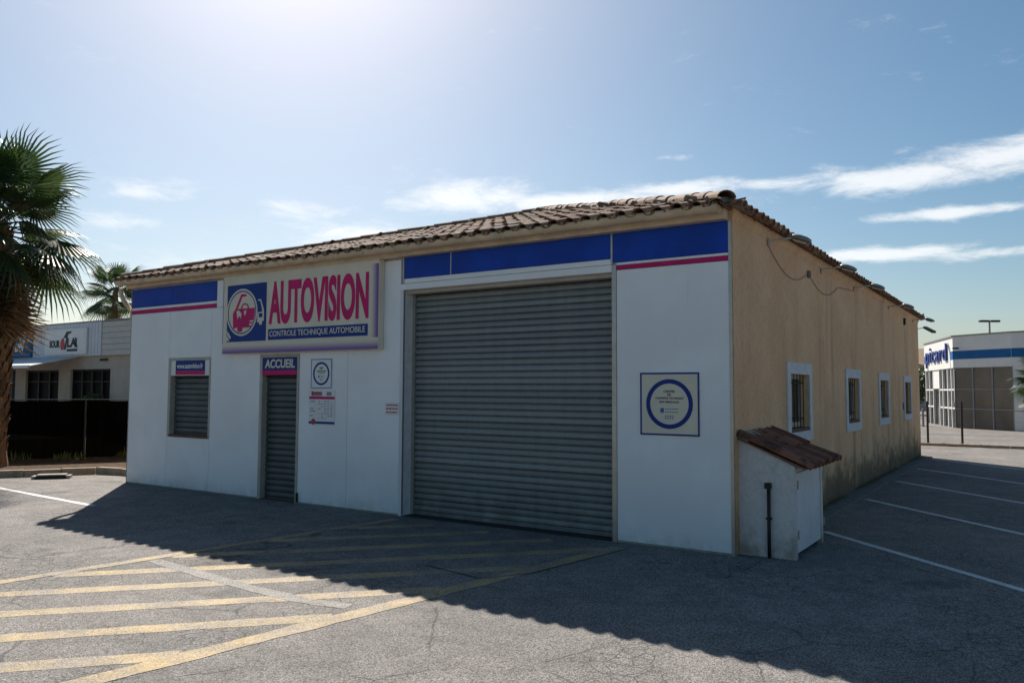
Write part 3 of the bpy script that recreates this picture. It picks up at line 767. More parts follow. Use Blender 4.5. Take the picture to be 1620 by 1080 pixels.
# approval signs
def approval(cx, cz, hw, label, name, detail=True):
    s = thing(name, label, 'sign', (cx, -.01, cz - hw))
    B('board', 'sign_cream' if detail else 'sign_white', s, (cx - hw, cx + hw, -.014, -.001, cz - hw, cz + hw))
    b = hw * .055
    B('border', 'print_blue' if not detail else 'sign_blue', s, (cx - hw, cx + hw, -.0165, -.0145, cz + hw - b, cz + hw), (cx - hw, cx + hw, -.0165, -.0145, cz - hw, cz - hw + b),
      (cx - hw, cx - hw + b, -.0165, -.0145, cz - hw + b, cz + hw - b), (cx + hw - b, cx + hw, -.0165, -.0145, cz - hw + b, cz + hw - b))
    disc_mb(cx, cz, hw * .65, hw * .79, -.0165, -.0145, 48).build('ring', 'sign_blue', s)
    for txt, w_, zc, hh in (('CENTRE', .19, .385, .055), ('DE', .06, .28, .05), ('CONTRÔLE TECHNIQUE', .47, .175, .06), ('DES VÉHICULES', .33, .06, .055)):
        text_part('lettering', txt, 'ink', s, cx - w_ * hw, cx + w_ * hw, cz + (zc - hh / 2) * hw, cz + (zc + hh * .9) * hw, -.0155, bold=.012)
    B('emblem', 'print_blue', s, (cx - .30 * hw, cx - .18 * hw, -.0165, -.0145, cz - .28 * hw, cz - .13 * hw))
    B('small_print', 'ink_grey', s, *[(cx + (-.14 + k * .075) * hw, cx + (-.08 + k * .075) * hw, -.016, -.0145, cz + zz * hw, cz + (zz + .03) * hw) for k in range(6) for zz in (-.17, -.27)])
    B('small_print', 'print_blue', s, *[(cx + (-.15 + k * .08) * hw, cx + (-.09 + k * .08) * hw, -.016, -.0145, cz + zz * hw, cz + (zz + .03) * hw) for k in range(4) for zz in (-.40, -.47)])
approval(-.725, 1.598, .352, 'square approval sign with blue ring on the pier right of the roller door', 'approval_sign')
approval(-6.30, 1.98, .222, 'small square approval sign with blue ring beside the narrow entrance door', 'approval_sign', False)
s = thing('price_poster', 'paper price poster with red and blue bars below the small ringed sign', 'poster', (-6.285, -.005, 1.21))
B('sheet', 'sign_white', s, (-6.56, -6.01, -.008, -.001, 1.205, 1.735))
B('red_bar', 'magenta', s, (-6.56, -6.01, -.0105, -.0085, 1.595, 1.635)); B('blue_bar', 'sign_blue', s, (-6.56, -6.01, -.0105, -.0085, 1.225, 1.26))
B('heading', 'ink_red', s, (-6.47, -6.28, -.0105, -.0085, 1.665, 1.705), (-6.51, -6.475, -.0105, -.0085, 1.65, 1.715)); B('heading', 'sign_blue', s, (-6.50, -6.28, -.0105, -.0085, 1.645, 1.658)); B('emblem', 'ink_grey', s, (-6.18, -6.08, -.0105, -.0085, 1.65, 1.705))
pr = random.Random(5); bx_ = []
for k in range(8):
    zz = 1.555 - k * .036
    if k in (0, 3, 4, 6): bx_.append((-6.54, -6.54 + pr.uniform(.06, .14), -.01, -.0085, zz, zz + .012))
    for q in range(5):
        if pr.random() < .8: bx_.append((-6.36 + q * .066, -6.36 + q * .066 + pr.uniform(.025, .05), -.01, -.0085, zz, zz + .011))
B('small_print', 'ink_grey', s, *bx_)
disc_mb(-6.46, 1.255, .001, .045, -.0125, -.0108, 16).build('emblem', 'ink_red', s)
s = thing('notice_plate', 'small white notice with three lines of red text beside the roller door', 'notice', (-4.87, -.004, 1.4))
B('plate', 'sign_white', s, (-5.0, -4.745, -.007, -.001, 1.385, 1.565))
pr = random.Random(9)
for zz in (1.415, 1.465, 1.515):
    x = -4.98; bx_ = []
    while x < -4.78:
        w_ = pr.uniform(.02, .05); bx_.append((x, min(x + w_, -4.765), -.009, -.0075, zz, zz + .022)); x += w_ + .012
    B('red_text', 'ink_red', s, *bx_)

# ================================================================== things on the side wall
FL = [(1.38, 3.585), (4.2, 3.60), (6.75, 3.60), (10.6, 3.60), (14.55, 3.60)]
labs = ['floodlight on a long arm nearest the front corner of the ochre wall', 'second floodlight from the front corner, above the first side window gap',
        'third floodlight from the front corner, at the middle of the side eave', 'fourth floodlight from the front corner, towards the rear of the side eave', 'last floodlight at the rear end of the ochre side eave']
for i, ((yy, zz), lb) in enumerate(zip(FL, labs)):
    f = thing('floodlight', lb, 'floodlight', (0, yy, zz), 'floodlights along the side eave')
    B('wall_plate', 'lamp_grey', f, (.001, .014, yy - .04, yy + .04, zz - .06, zz + .06))
    MB().tube([(.012, yy, zz), (.31, yy, zz + .012)], .012, 8).build('arm', 'arm_grey', f)
    M = Matrix.Translation((.29, yy, zz + .03)) @ Matrix.Rotation(R(20), 4, 'Y') @ Matrix.Scale(.92, 4)
    m = MB(); n = 12; vs = []
    # oval housing: lathe-like loft along local X
    for (xx, hw, ht, hb) in ((0, .05, .02, .025), (.03, .085, .045, .03), (.11, .10, .05, .034), (.20, .088, .04, .034), (.255, .045, .02, .028)):
        for k in range(n):
            a = 2 * PI * k / n; ca, sa = math.cos(a), math.sin(a)
            vs.append(M @ Vector((xx, ca * hw, sa * (ht if sa > 0 else hb))))
    fs = [(j * n + k, j * n + (k + 1) % n, (j + 1) * n + (k + 1) % n, (j + 1) * n + k) for j in range(4) for k in range(n)] + [tuple(range(n)), tuple(4 * n + k for k in range(n))]
    m.add(vs, fs); h_ = m.build('lamp_head', 'lamp_grey', f, smooth=True)
    m = MB(); m.box(.05, .20, -.065, .065, -.05, -.033, M); m.build('lens', 'lamp_glass', h_)
def sag(a, b, drop, n=14):
    a, b = Vector(a), Vector(b); return [a.lerp(b, k / n) - Vector((0, 0, drop * 4 * (k / n) * (1 - k / n))) for k in range(n + 1)]
cb = thing('electric_cable', 'thin grey cable sagging between junction box and floodlights on ochre wall', 'cable', (.01, 3.4, 3.4))
MB().tube(sag((.012, 1.38, 3.53), (.012, 3.32, 3.42), .22), .0042, 5).build('cable_run', 'cable_grey', cb)
MB().tube(sag((.012, 3.44, 3.42), (.012, 5.35, 3.45), .20), .0042, 5).build('cable_run', 'cable_grey', cb)
MB().tube(sag((.012, 5.35, 3.45), (.012, 6.75, 3.54), .0), .0038, 5).build('cable_run', 'cable_grey', cb)
B('junction_box', 'cable_grey', cb, (.001, .04, 3.33, 3.43, 3.37, 3.47), bevel=.008)
o = B('drain_stub', 'iron', None, (.001, .05, 12.87, 12.93, 3.36, 3.52)); tag(o, 'short dark drain stub under the side eave near its rear end', 'pipe')
o = B('letter_plate', 'print_blue', None, (.001, .02, 12.44, 12.58, 1.32, 1.48)); tag(o, 'small blue plate beside the last side window', 'plate')
# narrow concrete apron along the side wall
plain('dark_concrete', (.15, .14, .125), .92, var=.3, scale=5)
ap = B('apron', 'dark_concrete', ground, (.001, .26, 1.5, 15.6, -.02, .03), bevel=.006)
mo = MB(); g = random.Random(8)
for i in range(700):
    y = 1.6 + g.random() ** .8 * 13.8; x = .005 + abs(g.gauss(0, .05)); a = g.uniform(0, 6.28); hh = g.uniform(.02, .11); wd = g.uniform(.006, .02)
    if mnoise.noise(Vector((y * .9, 3, 0))) < -.05: continue
    mo.add([(x, y - wd, .03), (x, y + wd, .03), (x + g.uniform(0, .05), y + g.uniform(-.05, .05), .035 + hh)], [(0, 1, 2)])
mo_ = mo.build('wall_weeds', 'grass_blade', kind='stuff'); tag(mo_, 'dry moss and weeds along the foot of the ochre wall', 'weeds')

# ---- lean-to meter shed
sh = thing('meter_shed', 'small white lean-to shed with tiled roof and double door against ochre wall', 'shed', (.30, .70, 0))
sx, sy0, sy1 = .59, .15, 1.38
m = MB(); m.prism([(.001, 0), (sx, 0), (sx, .965), (.001, 1.225)], 'y', sy0, sy0 + .08); m.build('front_wall', 'shed_render', sh)
m = MB(); m.prism([(.001, 0), (sx, 0), (sx, .965), (.001, 1.225)], 'y', sy1 - .08, sy1); m.build('rear_wall', 'shed_render', sh)
B('lintel', 'shed_render', sh, (sx - .08, sx, sy0 + .08, sy1 - .08, .90, .95))
for k in range(2):
    ya = sy0 + .085 + k * .59
    dl = MB().box(sx - .05, sx - .012, ya, ya + .582, .05, .885).build('door', 'door_white', sh, bevel=.004)
    yh = ya + .01 if k == 0 else ya + .572
    for zz in (.2, .72): MB().tube([(sx + .004, yh, zz), (sx + .004, yh, zz + .09)], .012, 6).build('hinge', 'beige_frame', dl)
B('recess', 'dark_gap', sh, (sx - .075, sx - .055, sy0 + .08, sy1 - .08, .0, .90))
shs = math.atan(.26 / .62)
sr = MB(); sr.prism([(.0015, 1.227), (.70, .934), (.70, .952), (.0015, 1.245)], 'y', sy0 - .04, sy1 + .04); sro = sr.build('roof', 'roof_deck', sh)
scov = tile_mesh(canal(.165, .14, .46, .07), mat='shed_tile'); sg_ = random.Random(2)
upv = Vector((-math.cos(shs), 0, math.sin(shs))); nrm = Vector((math.sin(shs), 0, math.cos(shs))); ud = Vector((0, 1, 0))
r3 = Matrix((ud, upv, nrm)).transposed().to_4x4()
if r3.determinant() < 0: r3 = Matrix((-ud, upv, nrm)).transposed().to_4x4()
for i in range(8):
    for j in range(2):
        p = Vector((.75, sy0 + .0 + i * .178, .915)) + upv * (j * .38) + Vector((sg_.uniform(-.05, .03), 0, sg_.uniform(-.004, .012))) + nrm * (.028 + j * .01)
        place('tile', scov, Matrix.Translation(p) @ r3 @ Matrix.Rotation(sg_.uniform(-.09, .09), 4, 'Z') @ Matrix.Rotation(-sg_.uniform(.02, .06), 4, 'X'), sro)
spn = canal(.15, .17, .46, .045, up_=False); spm = tile_mesh(spn, 'pan_tile', 'shed_tile')
for i in range(7):
    for j in range(2):
        p = Vector((.73, sy0 + .091 + i * .178, .92)) + upv * (j * .38) + nrm * (.05 + j * .006)
        place('pan_tile', spm, Matrix.Translation(p) @ r3 @ Matrix.Rotation(.03, 4, 'X'), sro)
m = MB(); m.prism([(.0015, 1.235), (.12, 1.19), (.10, 1.26), (.0015, 1.31)], 'y', sy0 - .03, sy1 + .03); m.build('mortar_fillet', 'concrete', sro)
pp = thing('drain_pipe', 'thin black iron pipe standing against the front of the white shed', 'pipe', (.33, -.01, 0))
MB().tube([(.325, .116, 0), (.325, .116, .37), (.325, .118, .375), (.327, .116, .75)], .019, 8).build('pipe', 'iron', pp, smooth=True)
B('bracket', 'iron', pp, (.287, .35, .095, .1485, .72, .78)); B('clip', 'iron', pp, (.30, .353, .09, .1485, .40, .42))

# ================================================================== privacy fence beside the building
fa, fb = Vector((-20.1, -5.3)), Vector((-13.85, 5.1)); fd = (fb - fa).normalized(); fl = (fb - fa).length
fz = math.atan2(fd.y, fd.x)
fence = thing('netted_fence', 'low black netted privacy fence on thin posts behind the planted bed', 'fence', (fa.x, fa.y, .1), rz=fz)
FM = Matrix.Translation((fa.x, fa.y, .1)) @ Matrix.Rotation(fz, 4, 'Z')
npn = 6
for i in range(npn):
    a, b = fl * i / npn, fl * (i + 1) / npn; m = MB(); vs = []; fs = []; q = 12
    for k in range(q + 1):
        x = a + .02 + (b - a - .04) * k / q; sagz = .02 * math.sin(PI * k / q) + g.uniform(-.004, .004)
        for zz in (.0, .45, .9, 1.36 - sagz): vs.append(FM @ Vector((x, .02 * math.sin(k * 1.7 + zz * 3), zz)))
    for k in range(q):
        for j in range(3): fs.append((k * 4 + j, (k + 1) * 4 + j, (k + 1) * 4 + j + 1, k * 4 + j + 1))
    m.add(vs, fs); m.build('net_panel', 'black_net', fence)
for i in range(npn + 1):
    x = fl * i / npn; m = MB(); m.box(x - .018, x + .018, -.06, -.025, -.1, 1.38, FM); m.build('post', 'iron', fence)
m = MB(); m.box(0, fl, -.024, .024, 1.365, 1.385, FM); m.build('top_rail', 'iron', fence)

# ================================================================== palms
def frond_mesh(seed, mat, nseg=34, rad=.95, pet=.95, droop=.35, spread=150, fold=.18, curl=.6, split=.45):
    rg = random.Random(seed); m = MB()
    # petiole
    pts = [Vector((pet * k / 6, 0, -droop * .45 * (k / 6) ** 2)) for k in range(7)]
    m.tube(pts, [.022 - .009 * k / 6 for k in range(7)], 5)
    o = pts[-1]; slope_ = -droop * .9 / pet
    for i in range(nseg):
        f = (i + .5) / nseg; a = R(-spread + 2 * spread * f); da = R(spread / nseg)
        ln = rad * (1 - .28 * (abs(f - .5) * 2) ** 2) * rg.uniform(.88, 1.05)
        def P(rr, aa, z):
            x, y = math.cos(aa) * rr, math.sin(aa) * rr
            zz = z + slope_ * x * .6 - curl * rr * rr * .55 - fold * abs(y) * .8
            return o + Vector((x, y, zz))
        pl = .016
        c0 = P(.02, a, 0)
        ml, mm, mr_ = P(ln * split, a - da, -pl), P(ln * split, a, pl), P(ln * split, a + da, -pl)
        q1, q2 = P(ln * .78, a - da * .32, 0), P(ln * .78, a + da * .32, 0)
        tip = P(ln, a + rg.uniform(-.03, .03), -rg.uniform(.02, .16))
        m.add([c0, ml, mm, mr_, q1, q2, tip], [(0, 1, 2), (0, 2, 3), (1, 4, 2), (2, 4, 5), (2, 5, 3), (4, 6, 5)])
    return m.mesh('frond', mat)
live = [frond_mesh(k, 'palm_leaf', 36, .95, 1.0, dr_, 150, fo, cu) for k, (dr_, fo, cu) in enumerate(((.12, .2, .25), (.25, .25, .4), (.4, .3, .55), (.3, .45, .6), (.55, .35, .8)))]
dead = [frond_mesh(20 + k, 'palm_dead', 22, .85, .75, .5, 120, 1.1, .5) for k in range(3)]
def palm(name, label, base, h_, s, nlive, ndead, seed, trunk_r=.27, boots=260, group='fan palms'):
    rg = random.Random(seed); bx, by, bz = base
    t_ = thing(name, label, 'palm tree', base, group)
    prof = [(0, 1.35), (.25, 1.15), (.6, 1.0), (h_ * .5, .92), (h_ - .3, .95), (h_, .7)]
    MB().tube([(bx + .06 * math.sin(z * .6), by + .04 * math.sin(z * .8), bz + z) for z, _ in prof], [trunk_r * k for _, k in prof], 14).build('trunk', 'palm_bark', t_)
    if boots:
        m = MB()
        for i in range(boots):
            z = .35 + (h_ - .5) * i / boots; a = i * 2.399; rr = trunk_r * (.98 if z > .6 else 1.1); cx, cy = bx + .06 * math.sin(z * .6), by + .04 * math.sin(z * .8)
            d = Vector((math.cos(a), math.sin(a), 0)); sd = Vector((-d.y, d.x, 0)); c0 = Vector((cx, cy, bz + z)) + d * rr * .93
            w_ = .085 * rg.uniform(.8, 1.2); hh = .17 * rg.uniform(.8, 1.3); ou = .06 * rg.uniform(.5, 1.5)
            m.add([c0 - sd * w_ - Vector((0, 0, hh * .5)), c0 + sd * w_ - Vector((0, 0, hh * .5)), c0 + d * ou + sd * w_ * .45 + Vector((0, 0, hh * .6)), c0 + d * ou - sd * w_ * .45 + Vector((0, 0, hh * .6)), c0 - d * .03 + Vector((0, 0, hh * .2))],
                  [(0, 1, 2, 3), (3, 2, 4), (1, 4, 2), (0, 3, 4)])
        m.build('leaf_bases', 'palm_bark', t_, kind='stuff')
    top = Vector((bx + .06 * math.sin(h_ * .6), by + .04 * math.sin(h_ * .8), bz + h_))
    for i in range(nlive):
        f = (i + .5) / nlive; e = R(82 - 102 * f ** .85 + rg.uniform(-8, 8)); a = i * 2.39996 + rg.uniform(-.25, .25)
        me = live[min(4, int(f * 4.6 + rg.random() * .9))]
        M = Matrix.Translation(top + Vector((0, 0, .10 - .45 * f))) @ Matrix.Rotation(a, 4, 'Z') @ Matrix.Rotation(-e, 4, 'Y') @ Matrix.Rotation(rg.uniform(-.5, .5), 4, 'X') @ Matrix.Scale(s * rg.uniform(.88, 1.1), 4)
        place('frond', me, M, t_)
    for i in range(ndead):
        f = (i + .5) / ndead; e = R(-62 - 24 * f + rg.uniform(-6, 6)); a = i * 2.39996 + 1
        M = Matrix.Translation(top + Vector((math.cos(a) * .12, math.sin(a) * .12, -.25 - 1.0 * f * s))) @ Matrix.Rotation(a, 4, 'Z') @ Matrix.Rotation(-e, 4, 'Y') @ Matrix.Rotation(rg.uniform(-.6, .6), 4, 'X') @ Matrix.Scale(s * rg.uniform(.7, .95), 4)
        place('dead_frond', dead[i % 3], M, t_)
    return t_, top
pt, ptop = palm('fan_palm', 'large shaggy fan palm with dead frond skirt rising from the planted bed', (-15.41, -.62, .1), 5.12, 1.03, 36, 60, 4)
fs_ = random.Random(6)
for k, (a, ln) in enumerate(((.75, 1.6), (1.0, 1.9), (.45, 1.3), (-.3, 1.5))):
    m = MB(); d = Vector((math.cos(a), math.sin(a), 0)); pts = [ptop + Vector((0, 0, -.3)) + d * (ln * .9 * q / 8) + Vector((0, 0, .35 * math.sin(PI * q / 9) - 1.25 * (q / 8) ** 2.2)) for q in range(9)]
    m.tube(pts, .012, 4)
    for q in range(70):
        p = pts[4].lerp(pts[8], fs_.random()) if fs_.random() < .5 else pts[6].lerp(pts[8], fs_.random()); p = p + Vector((fs_.gauss(0, .05), fs_.gauss(0, .05), -abs(fs_.gauss(0, .12))))
        m.add([p, p + Vector((fs_.uniform(-.03, .03), fs_.uniform(-.03, .03), -.09)), p + Vector((.03, -.02, -.04))], [(0, 1, 2)])
    m.build('fruit_stalk', 'tree_leaf', pt)
palm('fan_palm', 'smaller fan palm showing above the neighbouring shop roof', (-55.0, 24.6, 0), 9.0, 1.35, 24, 4, 9, .22, 0)

# ================================================================== neighbouring shops on the left
NY = 10.2
nb = thing('shop_row', 'low shop row with white fascia and cream wall behind the netted fence', 'building', (-34, 15, 0))
m = MB()
for a, b, z0, z1 in ((-60, -42.0, 0, 3.12), (-42.0, -38.2, 2.62, 3.12), (-38.2, -37.2, 0, 3.12), (-37.2, -34.2, 2.55, 3.12), (-34.2, -33.2, 0, 3.12), (-33.2, -30.0, 2.56, 3.12), (-30.0, -18, 0, 3.12)): m.box(a, b, NY, NY + .25, z0, z1)
m.build('wall', 'cream_wall', nb)
B('rear_mass', 'cream_wall', nb, (-60, -18, NY + 1.6, 24, 0, 4.3))
B('fascia', 'fascia_white', nb, (-60, -30.33, NY - .25, NY + .3, 3.121, 4.56)); B('coping', 'grey_frame', nb, (-60, -18, NY - .28, NY + .32, 4.56, 4.62))
for k in range(6):
    B('siding_board', 'siding_beige', nb, (-30.30, -18, NY - .24 + (.012 if k % 2 else 0), NY + .3, 3.121 + k * .24, 3.121 + k * .24 + .222))
B('siding_backing', 'ink_grey', nb, (-30.29, -18, NY - .2, NY + .28, 3.125, 4.55))
for k in range(24): B('fascia_seam', 'ink_grey', nb, (-36.1 + k * .25, -36.09 + k * .25, NY - .2545, NY - .251, 3.14, 4.54))
B('soffit_light', 'iron', nb, (-30.8, -30.2, NY - .04, NY - .001, 2.9, 3.0))
for (a, b, top_, nbars) in ((-33.2, -30.0, 2.56, 4), (-37.2, -34.2, 2.55, 3), (-42.0, -38.2, 2.62, 3)):
    g_ = MB().box(a, b, NY + .18, NY + .2, 0, top_).build('shopfront', 'shop_glass', nb)
    for k in range(nbars + 1):
        x = a + (b - a) * k / nbars; B('mullion', 'iron', g_, (max(a, x - .05), min(b, x + .05), NY + .1, NY + .179, 0, top_))
    B('transom', 'iron', g_, (a + .05, b - .05, NY + .12, NY + .178, top_ - .08, top_)); B('transom', 'iron', g_, (a + .05, b - .05, NY + .12, NY + .177, 2.0, 2.05))
B('interior', 'reveal', nb, (-60, -18, NY + 1.5, NY + 1.59, 0, 4.2))
# boards
sgn = thing('shop_board', 'dark blue sign board with white script lettering behind the palm', 'sign', (-38.8, NY - .3, 3.1))
B('board', 'teal_board', sgn, (-41.6, -36.12, NY - .31, NY - .256, 3.14, 4.5)); text_part('lettering', 'le Gruel', 'sign_white', sgn, -39.2, -36.75, 3.42, 4.02, NY - .315, bold=.02, shear=.35)
B('rule', 'print_blue', sgn, (-41.5, -36.2, NY - .314, NY - .311, 3.26, 3.31), (-41.5, -36.2, NY - .314, NY - .311, 4.1, 4.13))
sgn = thing('shop_board', 'white sign board with black lettering and red guitar emblem', 'sign', (-33.1, NY - .3, 3.2))
B('board', 'sign_white', sgn, (-34.9, -31.38, NY - .33, NY - .256, 3.20, 4.34))
text_part('lettering', 'SOUR', 'ink', sgn, -34.45, -33.55, 3.52, 3.86, NY - .335, bold=.06); text_part('lettering', 'LA', 'ink', sgn, -32.95, -32.15, 3.52, 3.93, NY - .335, bold=.05); text_part('lettering', 'R', 'ink', sgn, -32.3, -32.05, 3.5, 3.93, NY - .335, bold=.05)
B('lettering', 'ink', sgn, (-32.95, -32.08, NY - .336, NY - .331, 3.34, 3.45))
disc_mb(-33.33, 3.66, .001, .26, NY - .338, NY - .331, 24, .72).build('guitar_body', 'red_print', sgn)
MB().prism([(-33.18, 3.42), (-33.04, 3.42), (-32.88, 4.1), (-32.6, 4.16), (-32.6, 4.22), (-33.0, 4.22), (-33.25, 3.95), (-33.4, 3.86), (-33.1, 3.96), (-33.02, 3.9)], 'y', NY - .342, NY - .339).build('guitar_neck', 'ink', sgn)
aw = thing('awning', 'pale grey cloth awning sloping out from the shop fascia', 'awning', (-35.9, NY - 1, 2.6))
m = MB(); m.prism([(NY - .26, 3.08), (NY - 2.2, 2.62), (NY - 2.2, 2.66), (NY - .26, 3.115)], 'x', -41.5, -32.2); m.build('cloth', 'awning_cloth', aw)
B('front_bar', 'shop_white', aw, (-41.5, -32.2, NY - 2.27, NY - 2.2, 2.56, 2.68))
for x in (-40.9, -33.9): B('post', 'grey_frame', aw, (x - .05, x + .05, NY - 2.2, NY - 2.1, 0, 2.6))
def leaf_ball(m, c, r3_, n, size, rg):
    for i in range(n):
        d = Vector((rg.gauss(0, 1), rg.gauss(0, 1), rg.gauss(0, 1))).normalized() * rg.uniform(.55, 1.05)
        p = Vector(c) + Vector((d.x * r3_[0], d.y * r3_[1], d.z * r3_[2]))
        a = Vector((rg.gauss(0, 1), rg.gauss(0, 1), rg.gauss(0, 1))).normalized(); b = a.orthogonal().normalized(); s_ = size * rg.uniform(.6, 1.4)
        m.add([p - a * s_, p + b * s_ * .45, p + a * s_, p - b * s_ * .45], [(0, 1, 2, 3)])
for k, (x, hh, lb) in enumerate(((-30.2, .95, 'round dark shrub in a pot beside the glazed shop door'), (-33.6, .6, 'small potted shrub against the cream wall between shopfronts'))):
    s = thing('potted_shrub', lb, 'plant', (x, NY - .6, 0), 'potted shrubs at the shop front'); rg = random.Random(k)
    MB().tube([(x, NY - .6, 0), (x, NY - .6, .5)], [.22, .3], 12).build('pot', 'terracotta_pot', s); m = MB(); leaf_ball(m, (x, NY - .6, .5 + hh * .6), (hh * .55, hh * .55, hh * .55), 420, .06, rg); m.build('foliage', 'tree_leaf', s)

# ---- parked car behind the netting
def car(name, label, loc, rz, paint_, group=None):
    c_ = thing(name, label, 'car', loc, group, rz); M0 = Matrix.Translation(loc) @ Matrix.Rotation(rz, 4, 'Z')
    def loft(secs, nm, mat, par):
        m = MB(); vs = []; n = len(secs[0][1])
        for xx, sec in secs:
            for (yy, zz) in sec: vs.append(M0 @ Vector((xx, yy, zz)))
        fs = [(j * n + k, j * n + (k + 1) % n, (j + 1) * n + (k + 1) % n, (j + 1) * n + k) for j in range(len(secs) - 1) for k in range(n)] + [tuple(range(n)), tuple((len(secs) - 1) * n + k for k in range(n))]
        m.add(vs, fs); return m.build(nm, mat, par, smooth=False, bevel=.0)
    def sec(w_, zb, zt): return [(-w_ * .95, zb), (w_ * .95, zb), (w_, zb + .25), (w_ * .93, zt - .05), (w_ * .8, zt), (-w_ * .8, zt), (-w_ * .93, zt - .05), (-w_, zb + .25)]
    b_ = loft([(-2.05, sec(.72, .3, .68)), (-1.9, sec(.84, .22, .86)), (-.9, sec(.86, .2, .93)), (.8, sec(.86, .2, .95)), (1.85, sec(.84, .22, .93)), (2.02, sec(.75, .3, .8))], 'body', paint_, c_)
    def cab(w_, z0, z1): return [(-w_, z0), (w_, z0), (w_ * .82, z1), (-w_ * .82, z1)]
    loft([(-1.05, [(-.8, .9), (.8, .9), (.78, .93), (-.78, .93)]), (-.35, cab(.8, .9, 1.42)), (.9, cab(.8, .9, 1.44)), (1.75, [(-.78, .9), (.78, .9), (.74, .98), (-.74, .98)])], 'cabin', 'glass', c_)
    m = MB(); m.box(-.35, .95, -.64, .64, 1.425, 1.46, M0); m.build('roof_panel', paint_, c_)
    for x in (-1.3, 1.3):
        for y in (-.8, .8):
            w_ = MB().tube([M0 @ Vector((x, y - .1, .31)), M0 @ Vector((x, y + .1, .31))], .31, 18).build('wheel', 'rubber_and_shadow', c_)
            MB().tube([M0 @ Vector((x, y - .105, .31)), M0 @ Vector((x, y + .105, .31))], .19, 12).build('rim', 'lamp_grey', w_)
    for y in (-.6, .6): m = MB(); m.box(-2.06, -1.98, y - .15, y + .15, .62, .74, M0); m.build('headlight', 'lamp_glass', c_)
    return c_
car('parked_car', 'dark car parked behind the black netting of the fence', (-19.0, 6.2, 0), R(38), 'car_paint')

# ================================================================== frozen food shop on the right
A_, B_, C_ = Vector((-2.75, 42.1)), Vector((-.79, 35.5)), Vector((1.66, 33.66))
D_ = C_ + Vector((.96, -.28)) * 14; E_ = D_ + Vector((6, 20)); G_ = A_ + Vector((12, 10))
pc = thing('corner_shop', 'white flat-roofed shop with blue band and tinted glass wall beyond the car park', 'building', (3, 38, 0))
foot = [A_, B_, C_, D_, E_, G_]
def inset(f, d):
    c_ = sum(f, Vector((0, 0))) / len(f); return [p + (c_ - p).normalized() * d for p in f]
m = MB(); m.prism([tuple(p) for p in inset(foot, .35)], 'z', 0, 2.9); m.build('wall', 'grey_frame', pc)
m = MB(); m.prism([tuple(p) for p in foot], 'z', 2.89, 4.40); m.build('fascia', 'shop_white', pc)
m = MB(); m.prism([tuple(p) for p in inset(foot, -.06)], 'z', 4.40, 4.46); m.build('coping', 'grey_frame', pc)
def seg(p, q):
    d = (q - p); ln = d.length; d.normalize(); n = Vector((d.y, -d.x)); return Matrix(((d.x, -n.x, 0, p.x), (d.y, -n.y, 0, p.y), (0, 0, 1, 0), (0, 0, 0, 1))), ln
MAB, lab_ = seg(A_, B_); MBC, lbc = seg(B_, C_); MCD, lcd = seg(C_, D_)
def on(Mx, nm, mat, par, *boxes):
    m = MB()
    for b in boxes: m.box(*b, Mx)
    return m.build(nm, mat, par)
on(MBC, 'blue_band', 'shop_blue', pc, (0, lbc - .01, -.012, -.002, 3.30, 3.70)); on(MCD, 'blue_band', 'shop_blue', pc, (.01, lcd, -.012, -.002, 3.30, 3.70))
on(MAB, 'blue_band', 'shop_blue', pc, (lab_ - .55, lab_ - .005, -.012, -.002, 3.30, 3.70), (.05, .9, -.012, -.002, 3.30, 3.70))
gl = on(MBC, 'glass_wall', 'tinted_glass', pc, (.0, lbc, .10, .13, 0, 2.888))
for k in range(3):
    for j in range(3): on(MBC, 'pane', 'tinted_glass', gl, (k * lbc / 3 + .04, (k + 1) * lbc / 3 - .04, .07, .098, .04 + j * .93, .90 + j * .93))
for k in range(4): on(MBC, 'mullion', 'grey_frame', gl, (max(0, k * lbc / 3 - .035), min(lbc, k * lbc / 3 + .035), .04, .099, 0, 2.887))
for j in (1, 2): on(MBC, 'transom', 'grey_frame', gl, (.036, lbc - .036, .05, .069, j * .93 - .02, j * .93 + .03))
on(MCD, 'side_wall', 'shop_white', pc, (.0, lcd, .06, .12, 0, 2.888))
for z in (.88, 1.85): on(MCD, 'wall_rail', 'grey_frame', pc, (.04, lcd, .04, .0595, z, z + .04))
sf = on(MAB, 'shopfront', 'glass', pc, (0, lab_, .14, .17, 0, 2.888))
for x in (0.0, .9, 1.9, 3.4, 4.2, 5.3, 6.1, lab_ - .12): on(MAB, 'mullion', 'shop_white', sf, (x, x + .1, .04, .139, 0, 2.887))
for z in (.9, 1.8): on(MAB, 'transom', 'shop_white', sf, (.1, 1.9, .06, .138, z, z + .08), (3.5, lab_ - .12, .06, .138, z, z + .08))
on(MAB, 'white_panel', 'shop_white', sf, (2.0, 3.4, .05, .137, 1.9, 2.887))
sg2 = thing('shop_lettering', 'dark blue raised letters reading picard on white fascia', 'sign', (MAB @ Vector((lab_ / 2, -.05, 3.1))))
text_part('lettering', 'picard', 'sign_blue', sg2, .75, lab_ - 1.1, 3.02, 4.15, -.06, bold=.004, spacing=1.08, M=MAB, depth=.06)
lp_ = thing('wall_lamp', 'small dark lamp fixed to the white fascia over the tinted glass', 'lamp', MBC @ Vector((.35, -.1, 3.8)))
on(MBC, 'lamp_head', 'iron', lp_, (.25, .45, -.3, -.15, 3.78, 3.86)); on(MBC, 'arm', 'iron', lp_, (.33, .37, -.15, -.003, 3.81, 3.84))
